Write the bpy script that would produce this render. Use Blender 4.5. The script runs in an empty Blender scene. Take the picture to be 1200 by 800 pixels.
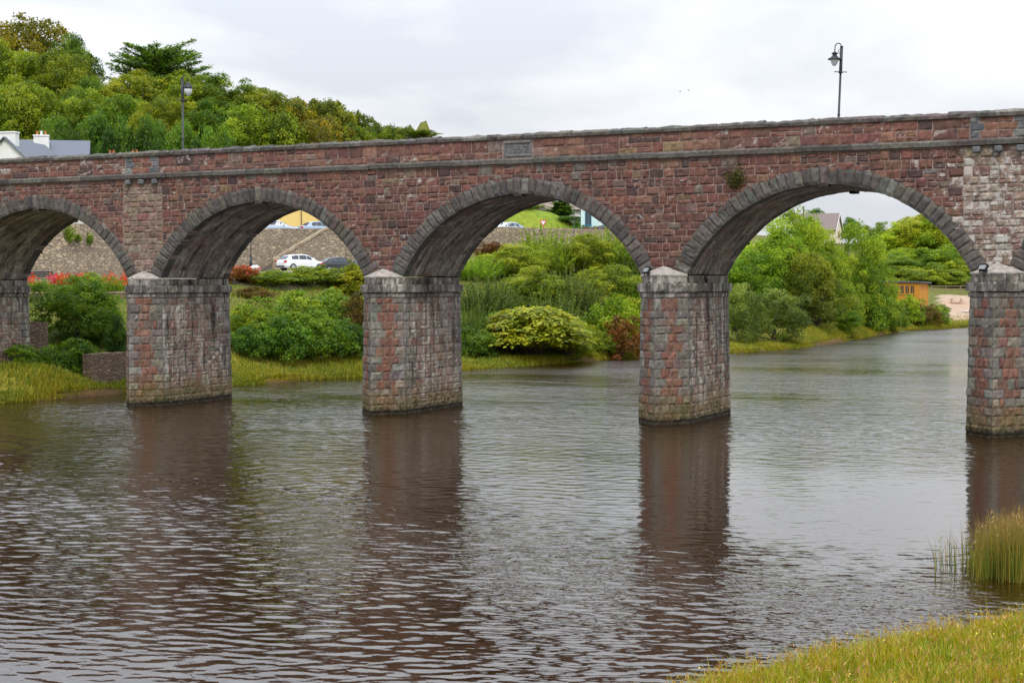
import bpy, math, random
import numpy as np
from mathutils import Matrix, Vector
SC = bpy.context.scene
COL = SC.collection
R = math.radians

# ------------------------------------------------------------------ camera
FPX, YAW, PIT, ROL = 1849.92, 0.4364, -0.0350, 0.0037
CAM = np.array([60.385, -60.418, 5.563])
_r = np.array([math.cos(YAW), math.sin(YAW), 0.0]); _f = np.array([-math.sin(YAW), math.cos(YAW), 0.0]); _u = np.array([0, 0, 1.0])
FW = _f * math.cos(PIT) + _u * math.sin(PIT); UP0 = _u * math.cos(PIT) - _f * math.sin(PIT)
RT = _r * math.cos(ROL) - UP0 * math.sin(ROL); UP = _r * math.sin(ROL) + UP0 * math.cos(ROL)
cd = bpy.data.cameras.new('camera'); cam = bpy.data.objects.new('camera', cd); COL.objects.link(cam)
m = Matrix.Identity(4)
for i in range(3):
    m[i][0], m[i][1], m[i][2], m[i][3] = RT[i], UP[i], -FW[i], CAM[i]
cam.matrix_world = m
cd.sensor_width = 36; cd.lens = FPX / 1200 * 36; cd.clip_start = 0.5; cd.clip_end = 6000
SC.camera = cam

# ------------------------------------------------------------------ sky, sun, exposure
SUN_EL, SUN_AZ = R(52), R(150)          # azimuth clockwise from +Y: behind the camera and to the right
world = bpy.data.worlds.new('World'); SC.world = world; world.use_nodes = True
wn = world.node_tree; wn.nodes.clear()
def wnode(t, **k):
    n = wn.nodes.new(t)
    for a, b in k.items(): setattr(n, a, b)
    return n
out = wnode('ShaderNodeOutputWorld'); bg = wnode('ShaderNodeBackground'); bg.inputs['Strength'].default_value = 0.1
sky = wnode('ShaderNodeTexSky', sky_type='NISHITA', sun_disc=False, sun_elevation=SUN_EL, sun_rotation=SUN_AZ)
tc = wnode('ShaderNodeTexCoord'); mp = wnode('ShaderNodeMapping'); mp.inputs['Scale'].default_value = (1.0, 1.0, 2.6)
n1 = wnode('ShaderNodeTexNoise'); n1.inputs['Scale'].default_value = 5.5; n1.inputs['Detail'].default_value = 7; n1.inputs['Roughness'].default_value = 0.5
n1.inputs['Distortion'].default_value = 0.25
cr = wnode('ShaderNodeValToRGB'); e = cr.color_ramp.elements
e[0].position = 0.38; e[0].color = (5.7, 5.9, 6.3, 1); e[1].position = 0.60; e[1].color = (7.5, 7.55, 7.65, 1)
mx = wnode('ShaderNodeMix', data_type='RGBA'); mx.inputs['Factor'].default_value = 0.96
L = wn.links.new
L(tc.outputs['Generated'], mp.inputs['Vector']); L(mp.outputs[0], n1.inputs['Vector']); L(n1.outputs['Fac'], cr.inputs['Fac'])
L(sky.outputs[0], mx.inputs[6]); sx = wnode('ShaderNodeSeparateXYZ'); L(tc.outputs['Generated'], sx.inputs[0])
ov = wnode('ShaderNodeMapRange'); ov.inputs['From Min'].default_value = 0.08; ov.inputs['From Max'].default_value = 1.0; ov.inputs['To Min'].default_value = 1.0; ov.inputs['To Max'].default_value = 3.0; L(sx.outputs[2], ov.inputs['Value'])
tn = wnode('ShaderNodeMix', data_type='RGBA', blend_type='MULTIPLY'); tn.inputs[7].default_value = (.90, .98, 1.10, 1); L(sx.outputs[2], tn.inputs['Factor']); L(cr.outputs[0], tn.inputs[6])
vm = wnode('ShaderNodeVectorMath', operation='SCALE'); L(tn.outputs[2], vm.inputs[0]); L(ov.outputs[0], vm.inputs['Scale'])
L(vm.outputs[0], mx.inputs[7]); L(mx.outputs[2], bg.inputs['Color']); L(bg.outputs[0], out.inputs['Surface'])
sd = bpy.data.lights.new('sun', 'SUN'); sd.energy = 1.5; sd.angle = R(14); sd.color = (1.0, 0.95, 0.87)
sun = bpy.data.objects.new('sun', sd); COL.objects.link(sun); sun.location = (60, -60, 60)
sv = Vector((math.sin(SUN_AZ) * math.cos(SUN_EL), math.cos(SUN_AZ) * math.cos(SUN_EL), math.sin(SUN_EL)))
sun.rotation_euler = sv.to_track_quat('Z', 'Y').to_euler()
SC.view_settings.view_transform = 'Standard'; SC.view_settings.look = 'None'; SC.view_settings.exposure = 0.34; SC.view_settings.gamma = 1.0
SC.view_settings.use_curve_mapping = False
SC.render.engine = 'CYCLES'
SC.cycles.max_bounces = 6; SC.cycles.diffuse_bounces = 3; SC.cycles.glossy_bounces = 3; SC.cycles.transmission_bounces = 4; SC.cycles.use_denoising = True

# ------------------------------------------------------------------ pixel of the photograph (1200 x 800) + distance -> place
def ray(u, v):
    return RT * ((u - 600) / FPX) - UP * ((v - 400) / FPX) + FW
def at(u, v, t): return CAM + ray(u, v) * t
def onY(u, v, y=0.0):
    d = ray(u, v); return CAM + d * ((y - CAM[1]) / d[1])
def onZ(u, v, z=0.0):
    d = ray(u, v); return CAM + d * ((z - CAM[2]) / d[2])

# ------------------------------------------------------------------ mesh helpers
class MB:
    def __init__(s): s.v = []; s.f = []; s.c = []; s.n = 0
    def add(s, v, f, c=(1, 1, 1, 0)):
        v = np.asarray(v, float).reshape(-1, 3); c = np.asarray(c, float)
        if c.ndim == 1:
            if len(c) == 3: c = np.append(c, 0)
            c = np.tile(c, (len(v), 1))
        s.v.append(v); s.c.append(c)
        if isinstance(f, np.ndarray): s.f.append(f + s.n)
        else:
            by = {}
            for q in f: by.setdefault(len(q), []).append(q)
            for q in by.values(): s.f.append(np.array(q, int) + s.n)
        s.n += len(v)
    def mesh(s, name, mat, smooth=False):
        me = bpy.data.meshes.new(name)
        V = np.concatenate(s.v); C = np.concatenate(s.c)
        loops = np.concatenate([q.ravel() for q in s.f]); tot = np.concatenate([np.full(len(q), q.shape[1]) for q in s.f])
        start = np.concatenate([[0], np.cumsum(tot)[:-1]])
        me.vertices.add(len(V)); me.vertices.foreach_set('co', V.astype(np.float32).ravel())
        me.loops.add(len(loops)); me.loops.foreach_set('vertex_index', loops.astype(np.int32))
        me.polygons.add(len(tot)); me.polygons.foreach_set('loop_start', start.astype(np.int32))
        me.polygons.foreach_set('use_smooth', np.full(len(tot), smooth))
        a = me.attributes.new('col', 'FLOAT_COLOR', 'POINT'); a.data.foreach_set('color', C.astype(np.float32).ravel())
        me.update(calc_edges=True); me.validate()
        if mat: me.materials.append(mat)
        return me
    def build(s, name, mat, parent=None, smooth=False):
        o = bpy.data.objects.new(name, s.mesh(name, mat, smooth)); COL.objects.link(o)
        if parent: o.parent = parent
        return o
def thing(name, label, cat, loc=(0, 0, 0), rz=0.0, group=None):
    o = bpy.data.objects.new(name, None); COL.objects.link(o); o.location = [float(q) for q in loc]; o.rotation_euler = (0, 0, rz)
    o.empty_display_size = 0.3
    return tag(o, label, cat, group)
def tag(o, label, cat, group=None):
    o['label'] = label; o['category'] = cat; o['kind'] = 'thing'
    if group: o['group'] = group
    return o
def kind(o, k, label=None, cat=None):
    o['kind'] = k
    if label: o['label'] = label
    if cat: o['category'] = cat
    return o
BOXF = np.array([[0, 3, 2, 1], [4, 5, 6, 7], [0, 1, 5, 4], [1, 2, 6, 5], [2, 3, 7, 6], [3, 0, 4, 7]])
def box(mb, a, b, c=(1, 1, 1, 0), M=None):
    (x0, y0, z0), (x1, y1, z1) = a, b
    v = np.array([[x0, y0, z0], [x1, y0, z0], [x1, y1, z0], [x0, y1, z0], [x0, y0, z1], [x1, y0, z1], [x1, y1, z1], [x0, y1, z1]], float)
    if M is not None: v = M(v)
    mb.add(v, BOXF, c)
def bbox(mb, a, b, e=0.02, c=(1, 1, 1, 0), M=None):
    """box with chamfered vertical and horizontal edges"""
    a = np.array(a, float); b = np.array(b, float); e = min(e, *(0.45 * (b - a)))
    V = []; F = []
    def q(x, y, z): V.append((x, y, z)); return len(V) - 1
    idx = {}
    for ix in (0, 1):
        for iy in (0, 1):
            for iz in (0, 1):
                p = [(a, b)[ix][0], (a, b)[iy][1], (a, b)[iz][2]]; s = [1 - 2 * ix, 1 - 2 * iy, 1 - 2 * iz]
                for ax in range(3):
                    p2 = [p[k] + (0 if k == ax else s[k] * e) for k in range(3)]
                    idx[ix, iy, iz, ax] = q(*p2)
    for ax in range(3):
        o1, o2 = [(1, 2), (2, 0), (0, 1)][ax]
        for s in (0, 1):
            ks = []
            for c1, c2 in ((0, 0), (1, 0), (1, 1), (0, 1)):
                k = [0, 0, 0]; k[ax] = s; k[o1] = c1; k[o2] = c2; ks.append(idx[k[0], k[1], k[2], ax])
            F.append(ks if s else ks[::-1])
        for c1 in (0, 1):
            for c2 in (0, 1):
                k0 = [0, 0, 0]; k0[o1] = c1; k0[o2] = c2; k1 = list(k0); k0[ax] = 0; k1[ax] = 1
                ks = [idx[(*k0, o1)], idx[(*k1, o1)], idx[(*k1, o2)], idx[(*k0, o2)]]
                F.append(ks if (c1 + c2) % 2 else ks[::-1])
    for ix in (0, 1):
        for iy in (0, 1):
            for iz in (0, 1):
                ks = [idx[ix, iy, iz, k] for k in range(3)]
                F.append(ks if (ix + iy + iz) % 2 else ks[::-1])
    v = np.array(V)
    if M is not None: v = M(v)
    mb.add(v, F, c)
def tube(mb, pts, rad, n=8, c=(1, 1, 1, 0), cap=True):
    pts = np.asarray(pts, float); k = len(pts)
    rad = np.full(k, rad) if np.isscalar(rad) else np.asarray(rad, float)
    V = []; T = np.gradient(pts, axis=0); a = None
    for i in range(k):
        t = T[i] / (np.linalg.norm(T[i]) + 1e-9)
        if a is None: a = np.cross(t, [0, 0, 1.0] if abs(t[2]) < 0.9 else [1.0, 0, 0])
        a = a - t * (a @ t); a /= np.linalg.norm(a) + 1e-9; b = np.cross(t, a)
        th = np.arange(n) * 2 * np.pi / n
        V.append(pts[i] + rad[i] * (np.cos(th)[:, None] * a + np.sin(th)[:, None] * b))
    F = [[i * n + j, i * n + (j + 1) % n, (i + 1) * n + (j + 1) % n, (i + 1) * n + j] for i in range(k - 1) for j in range(n)]
    if cap: F += [list(range(n))[::-1], [(k - 1) * n + j for j in range(n)]]
    mb.add(np.concatenate(V), F, c)
def lathe(mb, prof, n=14, o=(0, 0, 0), c=(1, 1, 1, 0)):
    V = []; F = []; k = len(prof)
    for r_, z in prof:
        for j in range(n): V.append((o[0] + r_ * math.cos(2 * math.pi * j / n), o[1] + r_ * math.sin(2 * math.pi * j / n), o[2] + z))
    for i in range(k - 1):
        for j in range(n): F.append([i * n + j, i * n + (j + 1) % n, (i + 1) * n + (j + 1) % n, (i + 1) * n + j])
    F.append([(k - 1) * n + j for j in range(n)]); F.append(list(range(n))[::-1])
    mb.add(V, F, c)
def prism(mb, poly, y0, y1, c=(1, 1, 1, 0), M=None):
    """polygon in (x, z) extruded along y"""
    n = len(poly); v = np.array([[p[0], y0, p[1]] for p in poly] + [[p[0], y1, p[1]] for p in poly], float)
    if M is not None: v = M(v)
    mb.add(v, [list(range(n)), [n + i for i in range(n)][::-1]] + [[i, n + i, n + (i + 1) % n, (i + 1) % n] for i in range(n)], c)
def frame_at(o, yaw):
    c, s = math.cos(yaw), math.sin(yaw); o = np.asarray(o, float)
    return lambda v: np.asarray(v, float) @ np.array([[c, s, 0], [-s, c, 0], [0, 0, 1.0]]) + o

# ------------------------------------------------------------------ materials
class NT:
    def __init__(s, name):
        s.m = bpy.data.materials.new(name); s.m.use_nodes = True; s.t = s.m.node_tree; s.t.nodes.clear()
        s.out = s.n('ShaderNodeOutputMaterial')
    def n(s, t, inp=None, **k):
        x = s.t.nodes.new(t)
        for a, b in k.items(): setattr(x, a, b)
        for a, b in (inp or {}).items(): s.set(x, a, b)
        return x
    def set(s, x, a, b):
        i = x.inputs[a]
        if isinstance(b, bpy.types.NodeSocket): s.t.links.new(b, i)
        elif isinstance(b, bpy.types.Node): s.t.links.new(b.outputs[0], i)
        else: i.default_value = b
    def noise(s, vec, scale, detail=4, rough=0.55, dist=0.0):
        return s.n('ShaderNodeTexNoise', {'Vector': vec, 'Scale': scale, 'Detail': detail, 'Roughness': rough, 'Distortion': dist}).outputs['Fac']
    def map(s, vec, scale=(1, 1, 1), rot=(0, 0, 0), loc=(0, 0, 0)):
        return s.n('ShaderNodeMapping', {'Vector': vec, 'Scale': scale, 'Rotation': rot, 'Location': loc}).outputs[0]
    def rng(s, v, a, b, c=0.0, d=1.0):
        return s.n('ShaderNodeMapRange', {'Value': v, 'From Min': a, 'From Max': b, 'To Min': c, 'To Max': d}).outputs[0]
    def math(s, op, a, b=0.0, clamp=False):
        x = s.n('ShaderNodeMath', operation=op, use_clamp=clamp); s.set(x, 0, a); s.set(x, 1, b); return x.outputs[0]
    def mix(s, f, a, b, mode='MIX'):
        x = s.n('ShaderNodeMix', data_type='RGBA', blend_type=mode); s.set(x, 'Factor', f); s.set(x, 6, a); s.set(x, 7, b); return x.outputs[2]
    def obj(s): return s.n('ShaderNodeTexCoord').outputs['Object']
    def pos(s): return s.n('ShaderNodeNewGeometry').outputs['Position']
    def col(s):
        x = s.n('ShaderNodeAttribute', attribute_name='col', attribute_type='GEOMETRY'); return x.outputs['Color'], x.outputs['Alpha']
    def bump(s, h, dist, st=1.0): return s.n('ShaderNodeBump', {'Height': h, 'Distance': dist, 'Strength': st}).outputs[0]
    def bsdf(s, **k):
        b = s.n('ShaderNodeBsdfPrincipled'); 
        for a, v in k.items(): s.set(b, {'base': 'Base Color', 'rough': 'Roughness', 'metal': 'Metallic', 'normal': 'Normal', 'spec': 'Specular IOR Level', 'trans': 'Transmission Weight', 'alpha': 'Alpha', 'coat': 'Coat Weight', 'ior': 'IOR'}[a], v)
        s.t.links.new(b.outputs[0], s.out.inputs['Surface']); return b
def rgba(c): return (c[0], c[1], c[2], 1.0)

def stone_mat(name, lichen=1.0, dark=0.5, algae=False, streak=None, bumpd=0.03):
    t = NT(name); p = t.pos(); c, a = t.col()
    v = t.noise(p, 6.0, 6, 0.65); v2 = t.noise(p, 0.55, 4, 0.6); v3 = t.noise(p, 24.0, 3, 0.6)
    c = t.mix(1.0, c, t.n('ShaderNodeCombineColor', {0: t.rng(v, .28, .72, .48, 1.52), 1: t.rng(v, .28, .72, .48, 1.52), 2: t.rng(v, .28, .72, .52, 1.48)}).outputs[0], 'MULTIPLY')
    dk = t.math('MULTIPLY', t.rng(t.noise(p, 1.3, 5, 0.7), .52, .72), dark, True)
    c = t.mix(dk, c, (0.035, 0.032, 0.033, 1))
    if name == 'red_sandstone':      # damp stains running down the wall face
        d2 = t.math('MULTIPLY', t.rng(t.noise(t.map(p, (.9, .9, .20)), 1.0, 5, .65), .52, .68), t.rng(t.noise(p, .35, 3, .6), .35, .6))
        c = t.mix(t.math('MULTIPLY', d2, .62), c, (.045, .036, .034, 1))
    if streak:       # lime and soot that ran down the stone
        sv = t.map(p, streak)
        s1 = t.rng(t.noise(sv, 1.0, 5, 0.65), .48, .60); s2 = t.rng(t.noise(t.map(p, streak, loc=(7, 3, 9)), 1.3, 5, 0.65), .53, .64)
        br = t.rng(t.noise(p, 2.2, 4, .6), .36, .6)
        c = t.mix(t.math('MULTIPLY', s2, 0.85), c, (0.022, 0.02, 0.019, 1))
        c = t.mix(t.math('MULTIPLY', t.math('MULTIPLY', s1, br), 0.9), c, (0.46, 0.425, 0.37, 1))
    ln = t.math('ADD', t.math('ADD', t.math('MULTIPLY', t.noise(p, 3.4, 6, 0.7), 0.75), t.math('MULTIPLY', v3, 0.25)), t.math('MULTIPLY', a, 0.22))
    c = t.mix(t.math('MULTIPLY', t.rng(ln, .66, .73), lichen * .8, True), c, (0.50, 0.47, 0.43, 1))
    if algae:
        z = t.n('ShaderNodeSeparateXYZ', {0: p}).outputs[2]
        zz = t.math('ADD', z, t.math('MULTIPLY', t.math('SUBTRACT', v2, .5), 1.6))
        c = t.mix(t.rng(zz, 1.55, 0.55, 0.0, 0.72), c, t.mix(t.rng(v, .4, .6), (0.115, 0.068, 0.022, 1), (0.20, 0.15, 0.07, 1)))
        c = t.mix(t.math('MULTIPLY', t.rng(zz, .95, .25), t.rng(t.noise(p, 2.6, 4, .65), .46, .6, 0, .75)), c, (0.055, 0.062, 0.016, 1))
        c = t.mix(t.rng(t.math('ADD', z, t.math('MULTIPLY', t.math('SUBTRACT', v, .5), .35)), 0.36, 0.16, 0.0, 0.88), c, (0.016, 0.013, 0.009, 1))
    h = t.math('ADD', t.math('MULTIPLY', v, .7), t.math('MULTIPLY', v3, .3))
    t.bsdf(base=c, rough=0.88, spec=0.25, normal=t.bump(h, bumpd)); return t.m
def flat_mat(name, c, rough=0.6, var=0.12, scale=3.0, bumpd=0.0, metal=0.0, spec=0.4, coat=0.0):
    t = NT(name); p = t.obj(); v = t.noise(p, scale, 5, .6)
    k = t.n('ShaderNodeCombineColor', {i: t.rng(v, .25, .75, 1 - var, 1 + var) for i in range(3)}).outputs[0]
    kw = dict(base=t.mix(1.0, rgba(c), k, 'MULTIPLY'), rough=rough, metal=metal, spec=spec, coat=coat)
    if bumpd: kw['normal'] = t.bump(v, bumpd)
    t.bsdf(**kw); return t.m
def foliage_mat(name, trans=0.45):
    t = NT(name); c, a = t.col(); oc = t.n('ShaderNodeObjectInfo').outputs['Color']
    c = t.mix(1.0, c, oc, 'MULTIPLY')
    d = t.n('ShaderNodeBsdfPrincipled', {'Base Color': c, 'Roughness': 0.5, 'Specular IOR Level': 0.3}).outputs[0]
    tr = t.n('ShaderNodeBsdfTranslucent', {'Color': t.mix(1.0, c, (1.25, 1.2, 0.55, 1), 'MULTIPLY')}).outputs[0]
    mxs = t.n('ShaderNodeMixShader', {0: trans, 1: d, 2: tr}); t.t.links.new(mxs.outputs[0], t.out.inputs['Surface']); return t.m
def rubble_mat(name, ca, cb, mortar, scale=2.2, zs=1.7, lichen=0.2):
    t = NT(name); p = t.pos(); w = t.n('ShaderNodeVectorMath', {0: p, 1: t.n('ShaderNodeVectorMath', {0: t.n('ShaderNodeTexNoise', {'Vector': p, 'Scale': 2.0}).outputs['Color'], 'Scale': 0.25}, operation='SCALE').outputs[0]}, operation='ADD').outputs[0]
    w = t.map(w, (1, 1, zs))
    vo = t.n('ShaderNodeTexVoronoi', {'Vector': w, 'Scale': scale}); ed = t.n('ShaderNodeTexVoronoi', {'Vector': w, 'Scale': scale}, feature='DISTANCE_TO_EDGE').outputs[0]
    rv = t.n('ShaderNodeSeparateColor', {0: vo.outputs['Color']}).outputs[0]; rv2 = t.n('ShaderNodeSeparateColor', {0: vo.outputs['Color']}).outputs[1]
    c = t.mix(rv, rgba(ca), rgba(cb)); c = t.mix(t.math('MULTIPLY', rv2, .55), c, (ca[0] * .35, ca[1] * .35, ca[2] * .36, 1))
    c = t.mix(t.rng(ed, 0.0, 0.07, 1, 0), c, rgba(mortar))
    c = t.mix(t.rng(t.noise(p, 3, 6, .7), .6, .68, 0, lichen), c, (.5, .46, .38, 1))
    t.bsdf(base=c, rough=.9, spec=.2, normal=t.bump(t.math('ADD', t.rng(ed, 0, .12), t.math('MULTIPLY', t.noise(p, 14, 3), .5)), 0.05)); return t.m
M_WALL = stone_mat('red_sandstone', 0.9, 0.55)
M_GREY = stone_mat('grey_limestone', 0.35, 0.5)
M_PIER = stone_mat('pier_stone', 0.7, 0.4, True)
M_PSIDE = stone_mat('stained_pier_stone', 0.7, 0.35, True, (2.6, 2.6, 0.28))
M_SOFF = stone_mat('stained_vault_stone', 0.25, 0.5, False, (0.22, 2.2, 0.34))
M_FOL = foliage_mat('leaves'); M_GRASS = foliage_mat('grass_blades', 0.35)
M_BARK = flat_mat('bark', (0.09, 0.07, 0.05), .9, .35, 5, .02)
M_IRON = flat_mat('black_painted_iron', (0.018, 0.018, 0.022), .45, .2, 6)
M_GREYPOST = flat_mat('grey_green_painted_iron', (0.035, 0.042, 0.04), .5, .2, 6)
M_GLASS = flat_mat('milky_lamp_glass', (0.62, 0.64, 0.66), .15, .04, 2, spec=.6)
M_WHITE = flat_mat('white_render', (0.74, 0.73, 0.70), .85, .08, 1.2, .004)
M_SLATE = flat_mat('slate', (0.115, 0.125, 0.155), .6, .2, 7, .01)
M_BROWNROOF = flat_mat('brown_tiles', (0.24, 0.19, 0.15), .8, .22, 6, .01)
M_YELLOW = flat_mat('yellow_render', (0.78, 0.56, 0.20), .85, .05, 1.0)
M_AQUA = flat_mat('pale_aqua_render', (0.56, 0.72, 0.72), .85, .06, 1.0)
M_TEAL = flat_mat('teal_paint', (0.015, 0.16, 0.27), .4, .1, 3)
M_TERRA = flat_mat('terracotta', (0.42, 0.14, 0.05), .8, .15, 5)
M_WINDOW = flat_mat('dark_window_glass', (0.03, 0.04, 0.05), .08, .1, 1, spec=.7)
M_TRIMW = flat_mat('white_trim', (0.72, 0.72, 0.70), .5, .05)
M_DARK = flat_mat('dark_trim', (0.03, 0.03, 0.033), .6, .2)
M_RED = flat_mat('red_paint', (0.62, 0.03, 0.03), .4, .05)
M_RETAIN = rubble_mat('retaining_rubble', (0.50, 0.40, 0.27), (0.30, 0.235, 0.175), (0.20, 0.165, 0.125), 2.7, 1.5, .5)
M_LOWWALL = rubble_mat('brown_rubble', (0.30, 0.21, 0.14), (0.21, 0.145, 0.105), (0.12, 0.09, 0.07), 3.2, 2.0, .1)
M_SAND = rubble_mat('sandy_coping', (0.47, 0.36, 0.24), (0.38, 0.30, 0.20), (0.3, .24, .17), 1.4, 1.0, .2)

# ------------------------------------------------------------------ ground, river
LEFT_BANK = [(-12, -260), (2, -60), (4.6, -20), (5.6, -1.7), (6.4, 1), (6.3, 6.4), (8.6, 13.5), (9.1, 18.9), (10.6, 24.2), (13.4, 32.7), (15.3, 41.9), (17.2, 55.6), (22.1, 64), (24.6, 74.2), (23.8, 104.6), (22.5, 134), (27.4, 147.8), (36, 170), (60, 200), (100, 225), (300, 250)]
RIGHT_BANK = [(300, 222), (120, 195), (90, 165), (76, 130), (68, 90), (66, 40), (66, 5), (64.5, -15), (63.5, -25), (61.6, -31.5), (59.24, -31.4), (57.74, -33.0), (56.74, -34.5), (55.74, -36.0), (54.84, -37.5), (54.04, -39.2), (53.44, -40.6), (53.14, -41.8), (52, -45), (48, -60), (40, -90), (20, -260)]
RIVER = np.array(LEFT_BANK + RIGHT_BANK, float)
def sdist(P, poly, closed=True):
    """distance to a polyline, and whether inside (closed)"""
    P = np.asarray(P, float); best = np.full(len(P), 1e9); ins = np.zeros(len(P), bool); n = len(poly)
    for i in range(n if closed else n - 1):
        a, b = poly[i], poly[(i + 1) % n]; ab = b - a; t = np.clip(((P - a) @ ab) / (ab @ ab), 0, 1)
        best = np.minimum(best, np.linalg.norm(P - a - t[:, None] * ab, axis=1))
        if closed:
            cnd = (a[1] > P[:, 1]) != (b[1] > P[:, 1])
            with np.errstate(divide='ignore', invalid='ignore'): xi = (b[0] - a[0]) * (P[:, 1] - a[1]) / (b[1] - a[1]) + a[0]
            ins ^= cnd & (P[:, 0] < xi)
    return best, ins
def gxy(u, t):
    p = CAM + (RT * ((u - 600) / FPX) + FW) * t; return p[:2]
LOW = [(60, 82, .8), (10, 80, .7), (120, 86, .9), (60, 90, 2.2), (10, 88, 2.0), (130, 93, 2.6), (80, 98, 4.4), (10, 98, 4.4), (140, 99, 4.3), (80, 103, 5.2), (0, 104, 5.2), (150, 105, 5.3), (80, 115, 5.9), (90, 128, 6.3), (0, 126, 6.2), (-150, 120, 6), (-150, 90, 3),
       (300, 95, 1.0), (300, 104, 3.6), (300, 115, 6.1), (350, 97, .9), (360, 106, 3.4), (360, 118, 6.2), (420, 103, 1.2), (430, 112, 3.6), (420, 124, 6.3), (300, 135, 6.6), (360, 140, 6.7), (420, 145, 6.8), (330, 148, 6.8),
       (560, 112, 1.1), (560, 125, 3.6), (560, 145, 7.6), (560, 158, 9), (640, 119, 1.2), (640, 132, 3.6), (640, 150, 7.6), (640, 163, 9.2), (720, 128, 1.2), (720, 142, 4.0), (720, 158, 8.0), (720, 168, 9.6)]
SHARED = [(870, 142, 1.0), (890, 160, 4), (820, 150, 3.5), (800, 185, 10), (940, 172, 3.5), (940, 205, 8), (850, 230, 12), (900, 300, 14), (960, 330, 14.2), (990, 178, 1.8), (1000, 200, 3.0), (1020, 250, 6), (1060, 235, 3.2), (1110, 235, 3.0), (1110, 216, 1.7), (1060, 212, 2.0), (1080, 285, 7.5), (1130, 280, 7.5), (1130, 400, 14), (1000, 420, 15), (1250, 260, 5), (1300, 400, 10),
          (700, 400, 22), (500, 420, 24), (200, 420, 34), (-300, 420, 30), (-400, 250, 20)]
HIGH = [(-200, 140, 10.4), (0, 140, 10.4), (90, 138, 10.4), (270, 152, 10.6), (340, 156, 10.7), (430, 160, 10.7), (560, 168, 11.2), (720, 178, 11.2), (50, 172, 11.8), (200, 174, 11.8), (350, 178, 11.6), (450, 180, 11.5),
        (50, 188, 17), (50, 208, 23.5), (50, 230, 28), (50, 300, 33), (150, 188, 17.5), (150, 212, 25), (150, 240, 27), (230, 190, 19), (230, 212, 25.5), (230, 245, 27), (300, 190, 19), (300, 212, 26), (300, 245, 27), (380, 193, 19), (380, 214, 24), (380, 260, 25), (450, 198, 18), (450, 216, 22.5), (500, 217, 21.5), (500, 245, 20), (540, 220, 16),
        (560, 178, 11.7), (560, 190, 13.7), (600, 180, 12.1), (600, 190, 13.9), (650, 180, 11.7), (650, 189, 13.4), (650, 215, 13), (600, 215, 13.5), (700, 183, 11.0), (730, 190, 11.0), (720, 230, 13)]
NEAR = [(60.4, -60.4, 2.6), (58, -46, .95), (62, -50, 1.2), (60, -42, .85), (60, -38, 0.85), (57, -37, .65), (64, -34, 1.2), (70, -45, 2.5), (80, -70, 5), (72, -10, 2.5), (78, 30, 4), (80, 90, 4), (90, 140, 4), (110, 170, 4), (150, 100, 9), (120, -40, 7)]
def ctl(l): return [(*gxy(u, t), z) for u, t, z in l]
_river0 = [(*RIVER[i], 0.1) for i in range(2, 18)] + [(*RIVER[i], 0.1) for i in range(23, 36)]
class TPS:
    def __init__(s, pts, lam=0.3):
        P = np.array(pts, float); s.P = P[:, :2]; n = len(P)
        K = s.k(s.P, s.P) + lam * np.eye(n); A = np.zeros((n + 3, n + 3)); A[:n, :n] = K
        A[:n, n] = 1; A[:n, n + 1:] = s.P / 100; A[n:, :n] = A[:n, n:].T
        s.w = np.linalg.solve(A, np.append(P[:, 2], [0, 0, 0]))
    def k(s, a, b): return np.linalg.norm(a[:, None] - b[None], axis=2) / 10.0
    def __call__(s, Q): return s.k(Q, s.P) @ s.w[:-3] + s.w[-3] + (Q / 100) @ s.w[-2:]
ZLOW = TPS(ctl(LOW + SHARED) + _river0 + NEAR); ZHIGH = TPS(ctl(HIGH + SHARED) + NEAR + [(-200, -60, 12), (-100, -150, 9)])
WALL = np.array([gxy(u, t) for u, t in [(-420, 118), (-100, 124), (90, 130), (270, 146), (330, 149), (430, 153), (560, 160), (720, 170)]])
def wall_sd(P):
    d, _ = sdist(P, WALL, False); sgn = np.full(len(P), -1.0); best = np.full(len(P), 1e9)
    for i in range(len(WALL) - 1):
        a, b = WALL[i], WALL[i + 1]; ab = b - a; t = np.clip(((P - a) @ ab) / (ab @ ab), 0, 1); di = np.linalg.norm(P - a - t[:, None] * ab, axis=1)
        cr_ = ab[0] * (P - a)[:, 1] - ab[1] * (P - a)[:, 0]; mk = di < best - 1e-6; best[mk] = di[mk]; sgn[mk] = np.sign(cr_[mk])
    return d * sgn
def ground_z(P):
    P = np.asarray(P, float).reshape(-1, 2)
    zl = ZLOW(P); zh = ZHIGH(P); s = wall_sd(P); k = np.clip((s - 1.5) / 1.3, 0, 1); z = zl + (zh - zl) * k
    d, ins = sdist(P, RIVER)
    wob = 0.18 * np.sin(P[:, 0] * 1.3 + 1.7 * np.sin(P[:, 1] * .9)) + .12 * np.sin(P[:, 1] * 2.1 + P[:, 0])
    out_ = np.maximum(np.minimum(z, 0.35 + d * 0.6), np.minimum(0.12 + d * 0.35 + wob * .2, 0.45 + .1 * wob))
    nb = (P[:, 0] > 45) & (P[:, 1] < -12); out_ = np.where(nb, np.minimum(out_, .10 + .14 * d + .05 * wob), out_)
    r = np.hypot(P[:, 0] - 30, P[:, 1] - 60); far = np.clip((r - 420) / 500, 0, 1); out_ = out_ * (1 - far) + 10 * far
    return np.where(ins, -np.minimum(1.6, 0.10 + d * 0.30), out_)
def gz(x, y): return float(ground_z([(x, y)])[0])
def axis(lo, hi, step, far):
    a = list(np.arange(lo, hi + step, step)); k = step; x = a[-1]
    while x < far: k *= 1.35; x += k; a.append(x)
    k = step; x = a[0]
    while x > -far: k *= 1.35; x -= k; a.insert(0, x)
    return np.array(a)
xs = axis(-110, 100, 0.9, 2500); ys = axis(-60, 330, 0.9, 2500)
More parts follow.
